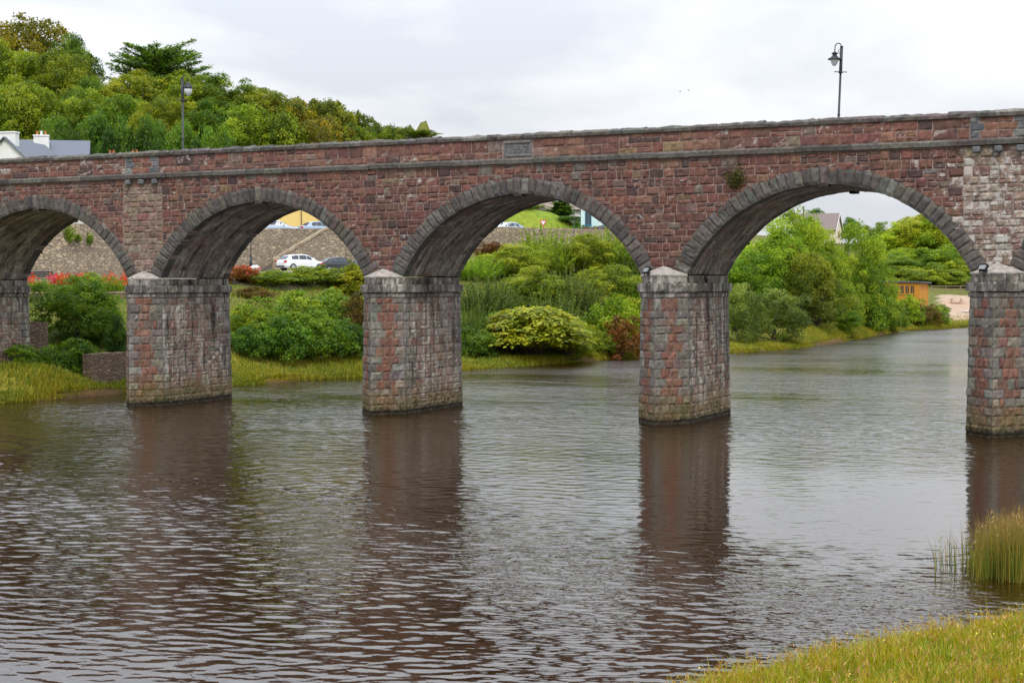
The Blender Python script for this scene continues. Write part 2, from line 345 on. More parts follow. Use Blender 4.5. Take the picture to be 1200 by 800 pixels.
X, Y = np.meshgrid(xs, ys, indexing='ij'); Pg = np.c_[X.ravel(), Y.ravel()]; Z = ground_z(Pg)
nx, ny = X.shape; ii = (np.arange(nx - 1)[:, None] * ny + np.arange(ny - 1)[None]).ravel()
F = np.c_[ii, ii + ny, ii + ny + 1, ii + 1]
rng = np.random.default_rng(3)
gcol = np.tile(np.array([0.105, 0.115, 0.022, 0]), (len(Pg), 1))
s_ = wall_sd(Pg); d_, in_ = sdist(Pg, RIVER)
gcol[in_] = (0.05, 0.03, 0.014, 0)
gcol[(~in_) & (d_ < 4)] = (0.20, 0.18, 0.022, 0); gcol[(~in_) & (d_ < .8)] = (0.11, 0.075, 0.025, 0)
uu = ((Pg - CAM[:2]) @ RT[:2]); tt_ = ((Pg - CAM[:2]) @ FW[:2]); upx = 600 + FPX * uu / np.maximum(tt_, 1)
gcol[(s_ < 0) & (s_ > -26) & (tt_ > 112) & (upx < 440) & (Z > 5.4)] = (0.20, 0.185, 0.165, 0)
gcol[(s_ > 0) & (s_ < 14) & (upx < 720) & (tt_ < 185)] = (0.06, 0.06, 0.062, 0)
gcol[(upx > 590) & (upx < 690) & (s_ > 11) & (tt_ < 190)] = (0.16, 0.22, 0.02, 0)
gcol[(upx > 1100) & (upx < 1180) & (tt_ > 206) & (tt_ < 243) & (~in_)] = (0.36, 0.27, 0.19, 0)
t = NT('ground_cover'); c_, a_ = t.col(); p_ = t.pos(); v_ = t.noise(p_, 1.6, 7, .65); v2_ = t.noise(p_, .18, 3, .6)
c_ = t.mix(1.0, c_, t.n('ShaderNodeCombineColor', {0: t.rng(v_, .25, .75, .55, 1.5), 1: t.rng(v_, .25, .75, .6, 1.4), 2: t.rng(v_, .25, .75, .6, 1.4)}).outputs[0], 'MULTIPLY')
c_ = t.mix(t.rng(v2_, .45, .65, 0, .4), c_, t.mix(1.0, c_, (1.3, .95, .8, 1), 'MULTIPLY'))
t.bsdf(base=c_, rough=.95, spec=.15, normal=t.bump(v_, .12)); M_GROUND = t.m
mb = MB(); mb.add(np.c_[Pg, Z], F, gcol); kind(mb.build('ground', M_GROUND, smooth=True), 'structure')

# river water: peat-brown, wind ripples modelled as a moving-water surface (sum of short wave trains) plus fine ripple bump
t = NT('river_water'); p_ = t.pos()
w2 = t.noise(t.map(p_, (2.2, 4.4, 1), (0, 0, -R(26))), 1.0, 3, .55, .3); w3 = t.noise(t.map(p_, (.75, 1.6, 1), (0, 0, -R(12))), 1.0, 2, .5, .2)
big = t.rng(t.noise(t.map(p_, (0.03, 0.07, 1), (0, 0, -R(17))), 1.0, 4, .6), .38, .62, .25, 1.0)
hgt = t.math('MULTIPLY', t.math('MULTIPLY', t.math('ADD', t.math('MULTIPLY', w2, .34), t.math('MULTIPLY', w3, .60)), big), t.col()[1])
t.bsdf(base=(0.019, 0.0076, 0.0006, 1), rough=t.rng(t.col()[1], .2, 1.0, .03, .21), spec=1.0, ior=1.5, normal=t.bump(hgt, 0.55)); M_WATER = t.m
q = np.random.default_rng(91)
ts = [13.0]
while ts[-1] < 330: ts.append(ts[-1] + min(9.0,   .036 * (ts[-1] / 22) ** 1.32))
ts = np.array(ts); us_ = np.linspace(-380, 1580, 860)
TT, UU = np.meshgrid(ts, us_, indexing='ij'); k_ = (UU - 600) / FPX * TT
WX = CAM[0] + RT[0] * k_ + _f[0] * TT; WY = CAM[1] + RT[1] * k_ + _f[1] * TT
dstep = np.gradient(ts)[:, None]
H = np.zeros_like(WX)
for i in range(80):
    lam = .15 * (.95 / .15) ** q.beta(1.0, 1.8); th = R(17 + 90) + q.normal(0, R(27)) ; k = 2 * np.pi / lam; ph = q.uniform(0, 6.28)
    warp_ = .35 * np.sin(WX * .31 + 1.3 * i) + .35 * np.sin(WY * .27 + 2.1 * i)
    grp = .5 + .5 * np.sin(WX * q.uniform(.15, .5) + WY * q.uniform(-.4, .4) + q.uniform(0, 6.28))
    lod = np.clip((lam / dstep - 2.5) / 3, 0, 1)
    H += lod * grp * .022 / k * np.sin(k * (WX * math.cos(th) + WY * math.sin(th)) + ph + warp_)
A_ = .62 + .25 * np.sin(WX * .11 + 1.1 * np.sin(WY * .07)) + .2 * np.sin(WY * .23 + .8 * np.sin(WX * .13) + 2)
for (u_, t_, ra, rb, kk) in ((985, 37, 7.5, 4.5, .80), (1010, 30.5, 2.5, 2, .5), (560, 50, 9, 5, .35), (1000, 110, 16, 8, .6)):
    c_ = np.array(gxy(u_, t_)); a = (WX - c_[0]) * RT[0] + (WY - c_[1]) * RT[1]; b = (WX - c_[0]) * FW[0] + (WY - c_[1]) * FW[1]; A_ = A_ * (1 - kk * np.exp(-(a / ra) ** 2 - (b / rb) ** 2))
A_ = A_ * (1 + .75 * np.clip((WY + 12) / 25, 0, 1)); H *= A_ * 1.75
nx, ny = WX.shape; ii = (np.arange(nx - 1)[:, None] * ny + np.arange(ny - 1)[None]).ravel()
fine = np.clip((dstep - .08) / .40, 0, 1) * .8 + .2; fine = np.broadcast_to(fine, WX.shape) * np.clip(A_ * 1.5, .25, 1)
mb = MB(); mb.add(np.c_[WX.ravel(), WY.ravel(), H.ravel()], np.c_[ii, ii + 1, ii + ny + 1, ii + ny], np.c_[np.ones((WX.size, 3)), fine.ravel()])
mb.add([(-300, -300, -.14), (500, -300, -.14), (500, 330, -.14), (-300, 330, -.14)], [[0, 1, 2, 3]]); kind(mb.build('river_water', M_WATER, smooth=True), 'structure')

# ------------------------------------------------------------------ masonry
def courses(z0, z1, hmin, hmax, rg):
    z = z0; o = []
    while z < z1 - 1e-6:
        h = rg.uniform(hmin, hmax)
        if z1 - z - h < hmin * .75: h = z1 - z
        o.append((z, z + h)); z += h
    return o
def rubble(U0, U1, cs, wmin, wmax, rg, split=0.35):
    o = []
    for v0, v1 in cs:
        u = U0 - rg.uniform(0, wmin * .6)
        while u < U1:
            w = rg.uniform(wmin, wmax)
            if rg.random() < split and v1 - v0 > .28:
                vm = v0 + (v1 - v0) * rg.uniform(.38, .62); a = u; b = u + w * rg.uniform(1.0, 1.5)
                for lo, hi in ((v0, vm), (vm, v1)):
                    q = a + (b - a) * rg.uniform(.35, .65) if b - a > .55 else None
                    for x0, x1 in ([(a, q), (q, b)] if q else [(a, b)]): o.append((x0, x1, lo, hi))
                w = b - a
            else: o.append((u, u + w, v0, v1))
            u += w
    return [(max(a, U0), min(b, U1), c, d) for a, b, c, d in o if min(b, U1) - max(a, U0) > .05]
S4 = np.array([0, .2, .8, 1.0]); GU, GV = np.meshgrid(S4, S4, indexing='ij'); GF = np.array([[i * 4 + j, (i + 1) * 4 + j, (i + 1) * 4 + j + 1, i * 4 + j + 1] for i in range(3) for j in range(3)])
INNER = np.array([(0 < i < 3) and (0 < j < 3) for i in range(4) for j in range(4)])
def lay(mb, rects, fmap, fcol, rg, bulge=(.015, .05), gap=.009, warp=None):
    for a, b, c, d in rects:
        col = fcol(a, b, c, d)
        if col is None: continue
        g = gap * rg.uniform(.7, 1.5)
        u = a + g + (b - a - 2 * g) * GU.ravel(); v = c + g + (d - c - 2 * g) * GV.ravel()
        u = u + rg.normal(0, .006, 16); v = v + rg.normal(0, .006, 16)
        if warp: u, v = warp(u, v)
        p = rg.uniform(*bulge); h = np.where(INNER, p + rg.normal(0, .012, 16), .004)
        mb.add(fmap(u, v, h), GF, col)
def pal(rg, items):
    ws = np.array([q[0] for q in items]); k = rg.choice(len(items), p=ws / ws.sum()); c = np.array(items[k][1]); j = rg.normal(1, .09)
    c = c * j * rg.normal(1, .035, 3); return np.clip(c, .02, .8)
P_RED = [(7, (.150, .069, .052)), (3, (.128, .064, .052)), (2, (.172, .092, .064)), (.8, (.168, .122, .098)), (1.6, (.086, .051, .045)), (.2, (.18, .125, .07)), (.3, (.135, .115, .10))]
P_PALE = [(3, (.25, .18, .135)), (3, (.29, .23, .175)), (2, (.22, .13, .10)), (1, (.34, .29, .22)), (.6, (.25, .12, .075))]
P_PALE2 = [(3, (.205, .138, .105)), (3, (.225, .165, .12)), (2, (.18, .10, .08)), (.6, (.25, .20, .15))]
P_GREY = [(4, (.165, .147, .124)), (2, (.20, .178, .148)), (1.5, (.122, .108, .092)), (.6, (.215, .18, .135))]
P_DGREY = [(4, (.092, .081, .071)), (2, (.112, .099, .087)), (1, (.072, .064, .057))]
P_BRICK = [(4, (.190, .092, .064)), (2, (.160, .084, .064)), (1, (.215, .125, .085)), (1, (.15, .11, .09))]
P_SIDE = [(5, (.235, .172, .135)), (2, (.275, .222, .175)), (3, (.200, .118, .090)), (1, (.165, .140, .115)), (1, (.32, .275, .22))]
MORT = (.29, .225, .195, 0); MORT2 = (.22, .19, .16, 0)
SP = 13.0; RC = 3.256; RI = 6.19; RE = 6.83; YB = 5.44; ZS = 6.0; HW = 5.5
NARCH = list(range(-1, 6)); X_L, X_R = -14.2, 79.2
rg = np.random.default_rng(11)
bridge = thing('stone_viaduct', 'long red sandstone viaduct with grey arch rings crossing the river', 'bridge', (0, 0, 0))

def arch_z(x, r):
    """height of the arch curve of radius r above x (or spring level)"""
    z = np.full(len(x), -9.0)
    for k in NARCH:
        q = x - (k + .5) * SP; mk = np.abs(q) < r * .999
        z[mk] = np.maximum(z[mk], RC + np.sqrt(r * r - q[mk] ** 2))
    return z
# core: mortar-coloured body with the arch openings cut out
mb = MB()
xk = np.unique(np.concatenate([np.linspace((k + .5) * SP - HW, (k + .5) * SP + HW, 49) for k in NARCH] + [[X_L, X_R]]))
zb = np.array([max(ZS, a) if a > 0 else ZS for a in arch_z(xk, RI)])
n = len(xk); TOPZ = 10.78
V = np.concatenate([np.c_[xk, np.zeros(n), zb], np.c_[xk, np.zeros(n), np.full(n, TOPZ)], np.c_[xk, np.full(n, YB), np.full(n, TOPZ)], np.c_[xk, np.full(n, YB), zb]])
F = []
for i in range(n - 1):
    for a, b in ((0, 1), (1, 2), (2, 3), (3, 0)): F.append([a * n + i, a * n + i + 1, b * n + i + 1, b * n + i])
F += [[0, n, 2 * n, 3 * n], [n - 1, 4 * n - 1, 3 * n - 1, 2 * n - 1]]
mb.add(V, F, MORT)
def near_c(x, z):
    k = np.round((x / SP) - .5); return np.hypot(x - (k + .5) * SP, z - RC), (k + .5) * SP
def warp_sp(u, v):
    d, xc = near_c(u, v); s = np.maximum(d, RE - .22) / np.maximum(d, .1)
    return xc + (u - xc) * s, RC + (v - RC) * s
def pil(x): return any(abs(x - k * SP) < w for k, w in ((1, 1.05), (4, 1.25)))
def col_sp(a, b, c, d):
    xm, zm = (a + b) / 2, (c + d) / 2
    if max(near_c(np.array([q]), np.array([w]))[0][0] for q in (a, b) for w in (c, d)) < RE - .18 and d > ZS: return None
    lich = max(0, rg.normal(.12, .22))
    if abs(xm - 52) < 2.2: lich += .42
    if pil(xm): return np.append(pal(rg, P_PALE2 if rg.random() < .9 or xm < 30 else P_PALE), lich * .8 + (.30 if xm > 30 else .08))
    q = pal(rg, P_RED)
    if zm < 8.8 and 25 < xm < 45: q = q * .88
    return np.append(q, lich)
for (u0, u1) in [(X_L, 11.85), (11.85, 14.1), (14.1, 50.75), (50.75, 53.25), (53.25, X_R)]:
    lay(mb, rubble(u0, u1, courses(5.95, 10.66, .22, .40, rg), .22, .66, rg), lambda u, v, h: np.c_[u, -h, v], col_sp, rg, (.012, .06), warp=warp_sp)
lay(mb, rubble(X_L, X_R, courses(5.95, 10.66, .35, .5, rg), .6, 1.4, rg), lambda u, v, h: np.c_[u[::-1], YB + h, v], col_sp, rg, (.01, .04), warp=warp_sp)
mb.build('spandrel_wall', M_WALL, bridge)

# vaults
for k in NARCH:
    xc = (k + .5) * SP; A0 = math.acos(HW / RI) if False else math.atan2(ZS - RC, HW); A1 = math.pi - A0
    mb = MB(); nc = 34
    cs = [(A0 + (A1 - A0) * i / nc, A0 + (A1 - A0) * (i + 1) / nc) for i in range(nc)]
    lay(mb, [(a * RI, b * RI, c, d) for a, b, c, d in [(q[2] , q[3], q[0], q[1]) for q in rubble(.5, YB - .5, cs, .35, .9, rg, 0)]],
        lambda u, v, h: np.c_[xc + (RI - h - .004) * np.cos(u / RI), v, RC + (RI - h - .004) * np.sin(u / RI)],
        lambda *q: np.append(pal(rg, [(3, (.21, .17, .145)), (2, (.165, .14, .125)), (2, (.27, .23, .195)), (1, (.21, .14, .115))]), max(0, rg.normal(0, .12))), rg, (.002, .03), .004)
    mb.build('arch_soffit', M_SOFF, bridge)
    # ring of voussoirs, front and back
    for yf, sg in ((0.0, -1), (YB, 1)):
        mb = MB(); nv = 43
        for i in range(nv):
            a0 = A0 + (A1 - A0) * i / nv; a1 = A0 + (A1 - A0) * (i + 1) / nv; key = i == nv // 2
            g = .006 / RE; r0 = RI - (.10 if key else rg.uniform(0.0, .02)); r1 = RE + (.04 if key else rg.normal(0, .006))
            a0 += g * .5; a1 -= g * .5
            A = a0 + (a1 - a0) * GU.ravel(); Rr = r0 + (r1 - r0) * GV.ravel(); pr = rg.uniform(.05, .09) + (.035 if key else 0)
            yy = yf + sg * (np.where(INNER, pr + rg.normal(0, .014, 16), .025))
            ca = np.append(pal(rg, P_DGREY if True else P_GREY), max(0, rg.normal(.08, .2)))
            if rg.random() < .07: ca[:3] = pal(rg, P_GREY) * .85
            front = np.c_[xc + Rr * np.cos(A), yy, RC + Rr * np.sin(A)]
            mb.add(front, GF, ca)
            rim = [0, 4, 8, 12, 13, 14, 15, 11, 7, 3, 2, 1]; back = front[rim].copy(); back[:, 1] = yf - sg * .52
            m12 = len(rim); mb.add(np.concatenate([front[rim], back]), [[j, (j + 1) % m12, m12 + (j + 1) % m12, m12 + j] for j in range(m12)], ca)
        mb.build('arch_ring', M_GREY, bridge)

# piers with pointed cutwaters
def hexa(w, d): return np.array([(-w, 0), (0, -d), (w, 0), (w, YB), (0, YB + d), (-w, YB)], float)
def hex_prism(mb, x, w, d, z0, z1, c, top=True):
    h = hexa(w, d); V = [(x + q[0], q[1], z0) for q in h] + [(x + q[0], q[1], z1) for q in h]
    F = [[i, (i + 1) % 6, 6 + (i + 1) % 6, 6 + i] for i in range(6)] + [list(range(6))[::-1], list(range(6, 12))]
    mb.add(V, F, c)
def hex_stones(mb, x, wb, db, wt, dt, z0, z1, cs, fcol, bulge, face=None, wm=(.3, .62), split=0.0, gap=.010):
    hb, ht = hexa(wb, db), hexa(wt, dt)
    for i in range(6):
        if face is not None and i not in face: continue
        a0, b0, a1, b1 = hb[i], hb[(i + 1) % 6], ht[i], ht[(i + 1) % 6]; ln = np.linalg.norm(b0 - a0)
        e = (b0 - a0) / ln; nrm = np.array([e[1], -e[0]])
        def fm(u, v, h):
            k = ((v - z0) / (z1 - z0))[:, None]; q = (u / ln)[:, None]
            P = (a0 + (b0 - a0) * q) * (1 - k) + (a1 + (b1 - a1) * q) * k + nrm * h[:, None]
            return np.c_[P[:, 0] + x, P[:, 1], v]
        rects = []
        for j, (v0, v1) in enumerate(cs):
            qa, qb = (.30, .55) if (j + i) % 2 else (.55, .30)
            qa *= rg.uniform(.85, 1.15); qb *= rg.uniform(.85, 1.15)
            rects += [(0, qa, v0, v1), (ln - qb, ln, v0, v1)]
            rects += rubble(qa, ln - qb, [(v0, v1)], *wm, rg, split)
        lay(mb, rects, fm, lambda a, b, c, d: fcol(i, ln, a, b, c, d), rg, bulge, gap)
for k in range(-1, 7):
    x = k * SP
    land = k in (-1, 6)
    P = bpy.data.objects.new('pier', None)
    mb = MB(); zb0 = -1.9 if not land else -0.5
    W0, W1, D0, D1 = 1.11, 1.0, 1.26, 1.14
    hb, ht = hexa(W0 + .02, D0 + .02), hexa(W1 - .005, D1 - .005)
    V = [(x + q[0] , q[1], zb0) for q in hb] + [(x + q[0], q[1], 5.1) for q in ht]
    mb.add(V, [[i, (i + 1) % 6, 6 + (i + 1) % 6, 6 + i] for i in range(6)] + [list(range(6, 12))], MORT2)
    cs = courses(-.25, 5.08, .30, .40, rg)
    def colp(i, ln, a, b, c, d):
        q = a < .01 or b > ln - .01; li = max(0, rg.normal(.08, .2))
        if i in (0, 1, 4) or q:
            if q or rg.random() < .10: return np.append(pal(rg, P_GREY), li)
            return np.append(pal(rg, P_BRICK), li)
        return np.append(pal(rg, P_SIDE), li + .1)
    hex_stones(mb, x, W0, D0, W1, D1, 0, 5.08, cs, colp, (.012, .05), (0, 1, 4, 3))
    po = mb.build('pier', M_PIER, bridge)
    for fc_ in (2, 5):
        mb2 = MB(); hex_stones(mb2, x, W0, D0, W1, D1, 0, 5.08, cs, colp, (.006, .04), (fc_,), (.22, .55), .3)
        mb2.build('side_facing', M_PSIDE, po)
    mb3 = MB(); hex_prism(mb3, x, W1 - .01, D1 - .01, 5.0, 5.67, (.05, .045, .04, 0))
    for (off, z0, z1, bl) in ((.055, 5.10, 5.275, .008), (.155, 5.31, 5.655, .016)):
        hex_prism(mb3, x, W1 + off, D1 + off, z0, z1, (.13, .12, .11, 0))
        hex_stones(mb3, x, W1 + off, D1 + off, W1 + off, D1 + off, z0, z1, [(z0, z1)], lambda *q: np.append(pal(rg, [(3, (.135, .120, .104)), (2, (.105, .094, .083)), (1, (.19, .168, .142))]), max(0, rg.normal(.1, .2))), (bl * .4, bl * 1.3), None, (.5, .9), 0, .007)
    W2 = W1 - .04
    hex_prism(mb3, x, W2, D1 - .06, 5.66, 5.97, MORT2)
    hex_stones(mb3, x, W2, D1 - .06, W2, D1 - .06, 5.66, 5.97, [(5.66, 5.97)], lambda *q: np.append(pal(rg, P_GREY) * .9, max(0, rg.normal(.15, .2))), (.008, .03), None, (.5, .9), 0, .007)
    mb3.build('impost', M_PSIDE, po)
    w_, d_2 = W2 + .04, D1 - .02
    for y0, s in ((0.0, -1), (YB, 1)):
        mb4 = MB()
        nb = 5; pts = [(x - w_, y0 + s * .02), (x, y0 + s * (d_2)), (x + w_, y0 + s * .02)]
        V = [(*q, 5.945) for q in pts] + [(*q, 6.0) for q in pts] + [(x, y0 + s * .03, 6.36)]
        F = [[0, 1, 4, 3], [1, 2, 5, 4], [3, 4, 6], [4, 5, 6], [2, 0, 3, 5], [5, 3, 6], [0, 2, 1]]
        if s > 0: F = [f[::-1] for f in F]
        mb4.add(V, F, (.36, .315, .275, .25))
        mb4.build('cutwater_cap', M_GREY, po)

# string course, parapets, coping, pilasters, corbels, deck
mb = MB(); x = X_L
while x < X_R:
    w = rg.uniform(.9, 1.5); x1 = min(x + w, X_R); j = rg.normal(0, .006)
    prj = .20 if pil((x + x1) / 2) else .13
    c = np.append(pal(rg, P_DGREY) * 1.15, max(0, rg.normal(.05, .15)))
    poly = [(.10, 10.66), (-prj, 10.70 + j), (-prj - .02, 10.86 + j), (-prj + .04, 10.93 + j), (.10, 10.955)]
    V = [(q, p[0], p[1]) for q in (x + .004, x1 - .004) for p in poly]
    mb.add(V, [[i, (i + 1) % 5, 5 + (i + 1) % 5, 5 + i] for i in range(5)] + [[4, 3, 2, 1, 0], [5, 6, 7, 8, 9]], c)
    x = x1
mb.build('string_course', M_GREY, bridge)
for y0, y1, nm in ((0.0, .45, 'parapet'), (YB - .45, YB, 'parapet')):
    mb = MB(); box(mb, (X_L, y0 + .001, 10.75), (X_R, y1 - .001, 11.74), MORT)
    skip = lambda a, b, c, d: (31.75 < (a + b) / 2 < 33.3) and y0 < 1
    def colpar(a, b, c, d):
        xm = (a + b) / 2
        if skip(a, b, c, d): return None
        li = max(0, rg.normal(.2, .25)) + (.2 if xm < 14 else 0)
        return np.append(pal(rg, P_RED[:6]) * 1.12, li)
    for u0, u1 in ((X_L, 11.95), (13.95, 31.80), (33.22, 50.95), (53.05, X_R)):
        cs = courses(10.93, 11.73, .22, .42, rg)
        lay(mb, rubble(u0, u1, cs, .4, 1.1, rg, .2), lambda u, v, h: np.c_[u, y0 - h, v], colpar, rg, (.008, .035))
        lay(mb, rubble(u0, u1, cs, .5, 1.1, rg, 0), lambda u, v, h: np.c_[u[::-1], y1 + h, v], colpar, rg, (.008, .03))
    pp = mb.build(nm, M_WALL, bridge)
    mb = MB(); x = X_L
    while x < X_R:                              # rough coping stones
        w = rg.uniform(.45, 1.25); x1 = min(x + w, X_R); n_ = 5; xsn = np.linspace(x + .006, x1 - .006, n_)
        prj = .16 if pil((x + x1) / 2) else .09; j = rg.normal(0, .012); V = []
        for q in xsn:
            tz = rg.normal(0, .014)
            V += [(q, y0 - prj + rg.normal(0, .008), 11.735), (q, y0 - prj - .02 + rg.normal(0, .012), 11.86 + j), (q, y0 - prj + .07 + rg.normal(0, .02), 11.95 + j + tz), (q, (y0 + y1) / 2, 11.985 + j + rg.normal(0, .025)), (q, y1 + .07, 11.94 + j + rg.normal(0, .02)), (q, y1 + .09, 11.735)]
        F = [[i * 6 + a, i * 6 + (a + 1) % 6, (i + 1) * 6 + (a + 1) % 6, (i + 1) * 6 + a] for i in range(n_ - 1) for a in range(6)] + [[5, 4, 3, 2, 1, 0], [(n_ - 1) * 6 + a for a in range(6)]]
        mb.add(V, F, np.append(pal(rg, P_DGREY) * 1.1, max(0, rg.normal(.15, .2)))); x = x1
    mb.build('coping', M_GREY, pp)
for k, w in ((1, .95), (4, 1.02)):
    mb = MB(); x = k * SP; box(mb, (x - w, -.055, 10.94), (x + w, .1, 11.735), MORT)
    for j, (v0, v1) in enumerate(courses(10.95, 11.73, .24, .3, rg)):
        for a, b, gr in ((x - w, x - w + (.5 if j % 2 else .36), 1), (x + w - (.36 if j % 2 else .5), x + w, 1), (x - w + (.5 if j % 2 else .36), x, 0), (x, x + w - (.36 if j % 2 else .5), 0)):
            lay(mb, [(a, b, v0, v1)], lambda u, v, h: np.c_[u, -.057 - h, v], lambda *q: np.append(pal(rg, [(1, (.12, .125, .13)), (1, (.15, .15, .15))] if gr else P_BRICK[:2]), .05), rg, (.008, .03))
    mb.build('parapet_pilaster', M_GREY, bridge)
    for q in (-.78, 0.0, .78):
        mb = MB(); bbox(mb, (x + q - .15, -.21, 10.42), (x + q + .15, .05, 10.655), .04, (.13, .13, .135, .1))
        mb.build('corbel', M_GREY, bridge)
mb = MB(); box(mb, (X_L, .47, 10.785), (X_R, YB - .47, 10.80), (.16, .15, .14, 0)); mb.build('deck', M_GREY, bridge)
# date stone
mb = MB(); x0, x1, z0, z1 = 31.86, 33.16, 10.99, 11.66
mb2 = MB(); box(mb2, (x0 + .08, -.012, z0 + .09), (x1 - .08, .05, z1 - .1), (.13, .13, .135, .05))
for a, b in (((x0, -.055, z0), (x1, .06, z0 + .10)), ((x0, -.06, z1 - .11), (x1, .06, z1)), ((x0, -.05, z0 + .1), (x0 + .09, .06, z1 - .11)), ((x1 - .09, -.05, z0 + .1), (x1, .06, z1 - .11))): bbox(mb, a, b, .015, (.16, .145, .135, .15))
ds = mb2.build('date_stone', M_GREY, bridge); mb.build('stone_frame', M_GREY, ds)
fc = bpy.data.curves.new('date_digits', 'FONT'); fc.body = '1892'; fc.size = .42; fc.extrude = .02; fc.align_x = 'CENTER'; fc.space_character = 1.15
fo = bpy.data.objects.new('tmp', fc); COL.objects.link(fo); dg = bpy.context.evaluated_depsgraph_get()
fm_ = bpy.data.meshes.new_from_object(fo.evaluated_get(dg)); bpy.data.objects.remove(fo)
fm_.name = 'date_digits'; fm_.transform(Matrix.Translation((32.5, -.02, 11.175)) @ Matrix.Rotation(R(90), 4, 'X'))
at_ = fm_.attributes.new('col', 'FLOAT_COLOR', 'POINT'); at_.data.foreach_set('color', np.tile([.175, .162, .152, .0], len(fm_.vertices)).astype(np.float32))
fm_.materials.clear(); fm_.materials.append(M_GREY); do = bpy.data.objects.new('date_digits', fm_); COL.objects.link(do); do.parent = ds
# ------------------------------------------------------------------ walls, steps
def wall_run(mb, pts, bot, top, th, c=(1, 1, 1, 0), cap=None, capc=None):
    """a masonry wall along plan points; bot/top heights per point; thickness goes to the left-hand side of the run"""
    pts = np.asarray(pts, float); n = len(pts); T = np.gradient(pts, axis=0); T /= np.linalg.norm(T, axis=1)[:, None]; N = np.c_[-T[:, 1], T[:, 0]]
    b = pts + N * th
    V = np.concatenate([np.c_[pts, bot], np.c_[pts, top], np.c_[b, top], np.c_[b, bot]])
    F = [[a * n + i, a * n + i + 1, ((a + 1) % 4) * n + i + 1, ((a + 1) % 4) * n + i] for i in range(n - 1) for a in range(4)] + [[0, n, 2 * n, 3 * n], [n - 1, 4 * n - 1, 3 * n - 1, 2 * n - 1]]
    mb.add(V, F, c)
def resample(pts, step):
    pts = np.asarray(pts, float); d = np.r_[0, np.cumsum(np.linalg.norm(np.diff(pts, axis=0), axis=1))]; s = np.linspace(0, d[-1], max(2, int(d[-1] / step)))
    return np.c_[np.interp(s, d, pts[:, 0]), np.interp(s, d, pts[:, 1])]
w1p = resample(WALL[:6], 2.0); w2p = resample(np.r_[WALL[5:6] + [.9, .2], WALL[6:]], 2.0)
g1 = ground_z(w1p - [0.0, .6]); n1_ = len(w1p)
ta = np.interp(((w1p - CAM[:2]) @ RT[:2]) / ((w1p - CAM[:2]) @ FW[:2]) * FPX + 600, [0, 90, 270, 430], [10.8, 10.85, 11.05, 11.15]) + np.random.default_rng(5).normal(0, .05, n1_)
rw = thing('retaining_wall', 'high buff rubble retaining wall holding up the road behind the parked cars', 'wall', (*w1p[n1_ // 2], gz(*w1p[n1_ // 2])))
def add_part(mb, name, mat, root, smooth=False):
    """build geometry given in world coordinates as a part of a moved thing"""
    o = mb.build(name, mat, root, smooth); bpy.context.view_layer.update(); o.matrix_parent_inverse = root.matrix_world.inverted(); return o
mb = MB(); wall_run(mb, w1p, g1 - 1.2, ta - .16, .7); add_part(mb, 'wall_face', M_RETAIN, rw)
mb = MB(); wall_run(mb, w1p - [.04, .08], ta - .16, ta, .82); add_part(mb, 'coping', M_RETAIN, rw)
g2 = ground_z(w2p - [0, .6])
bw = thing('boundary_wall', 'pinkish rubble wall above the willow thicket, in front of the grass slope', 'wall', (*w2p[len(w2p) // 2], gz(*w2p[len(w2p) // 2])))
mb = MB(); wall_run(mb, w2p, g2 - 1.0, np.full(len(w2p), 11.45), .55); add_part(mb, 'wall_face', M_RETAIN, bw)
mb = MB(); wall_run(mb, w2p - [.03, .06], np.full(len(w2p), 11.45), np.full(len(w2p), 11.6) + np.random.default_rng(2).normal(0, .03, len(w2p)), .66); add_part(mb, 'coping', M_SAND, bw)
# brick piers with railings after the wall's end
pr = resample([WALL[7] + [-3.2, -1.2], WALL[7] + [-.3, -.4]], .4)
e0, e1 = np.array(gxy(684, 171.5)), np.array(gxy(726, 175)); ed = (e1 - e0) / np.linalg.norm(e1 - e0)
M_BRICKP = flat_mat('red_brick', (.26, .10, .07), .9, .3, 8)
for i, sp_ in enumerate((687, 698.5, 709.5)):
    x, y = gxy(sp_, 171.7 + i * 1.0); b = thing('gate_pillar', ['brown brick pillar of the railing nearest the lamp post', 'middle brown brick pillar in front of the aqua house', 'brown brick pillar beside the teal door of the aqua house'][i], 'pillar', (x, y, 10.4), R(25), 'brick pillars in front of the aqua house')
    m1 = MB(); bbox(m1, (-.26, -.26, 0), (.26, .26, 1.42), .02); m1.build('shaft', M_BRICKP, b)
    m1 = MB(); bbox(m1, (-.32, -.32, 1.42), (.32, .32, 1.54), .03); m1.build('cap', M_LOWWALL, b)
rl = thing('railing', 'thin metal railing running between the brown brick pillars', 'railing', (*gxy(698, 172.2), 10.4), R(25) + math.atan2(3.2, 4))
for z_ in (.62, 1.0, 1.34):
    m1 = MB(); tube(m1, [(-2.3, 0.12, z_), (1.8, -.1, z_)], .022, 6); m1.build('rail', M_GREYPOST, rl)
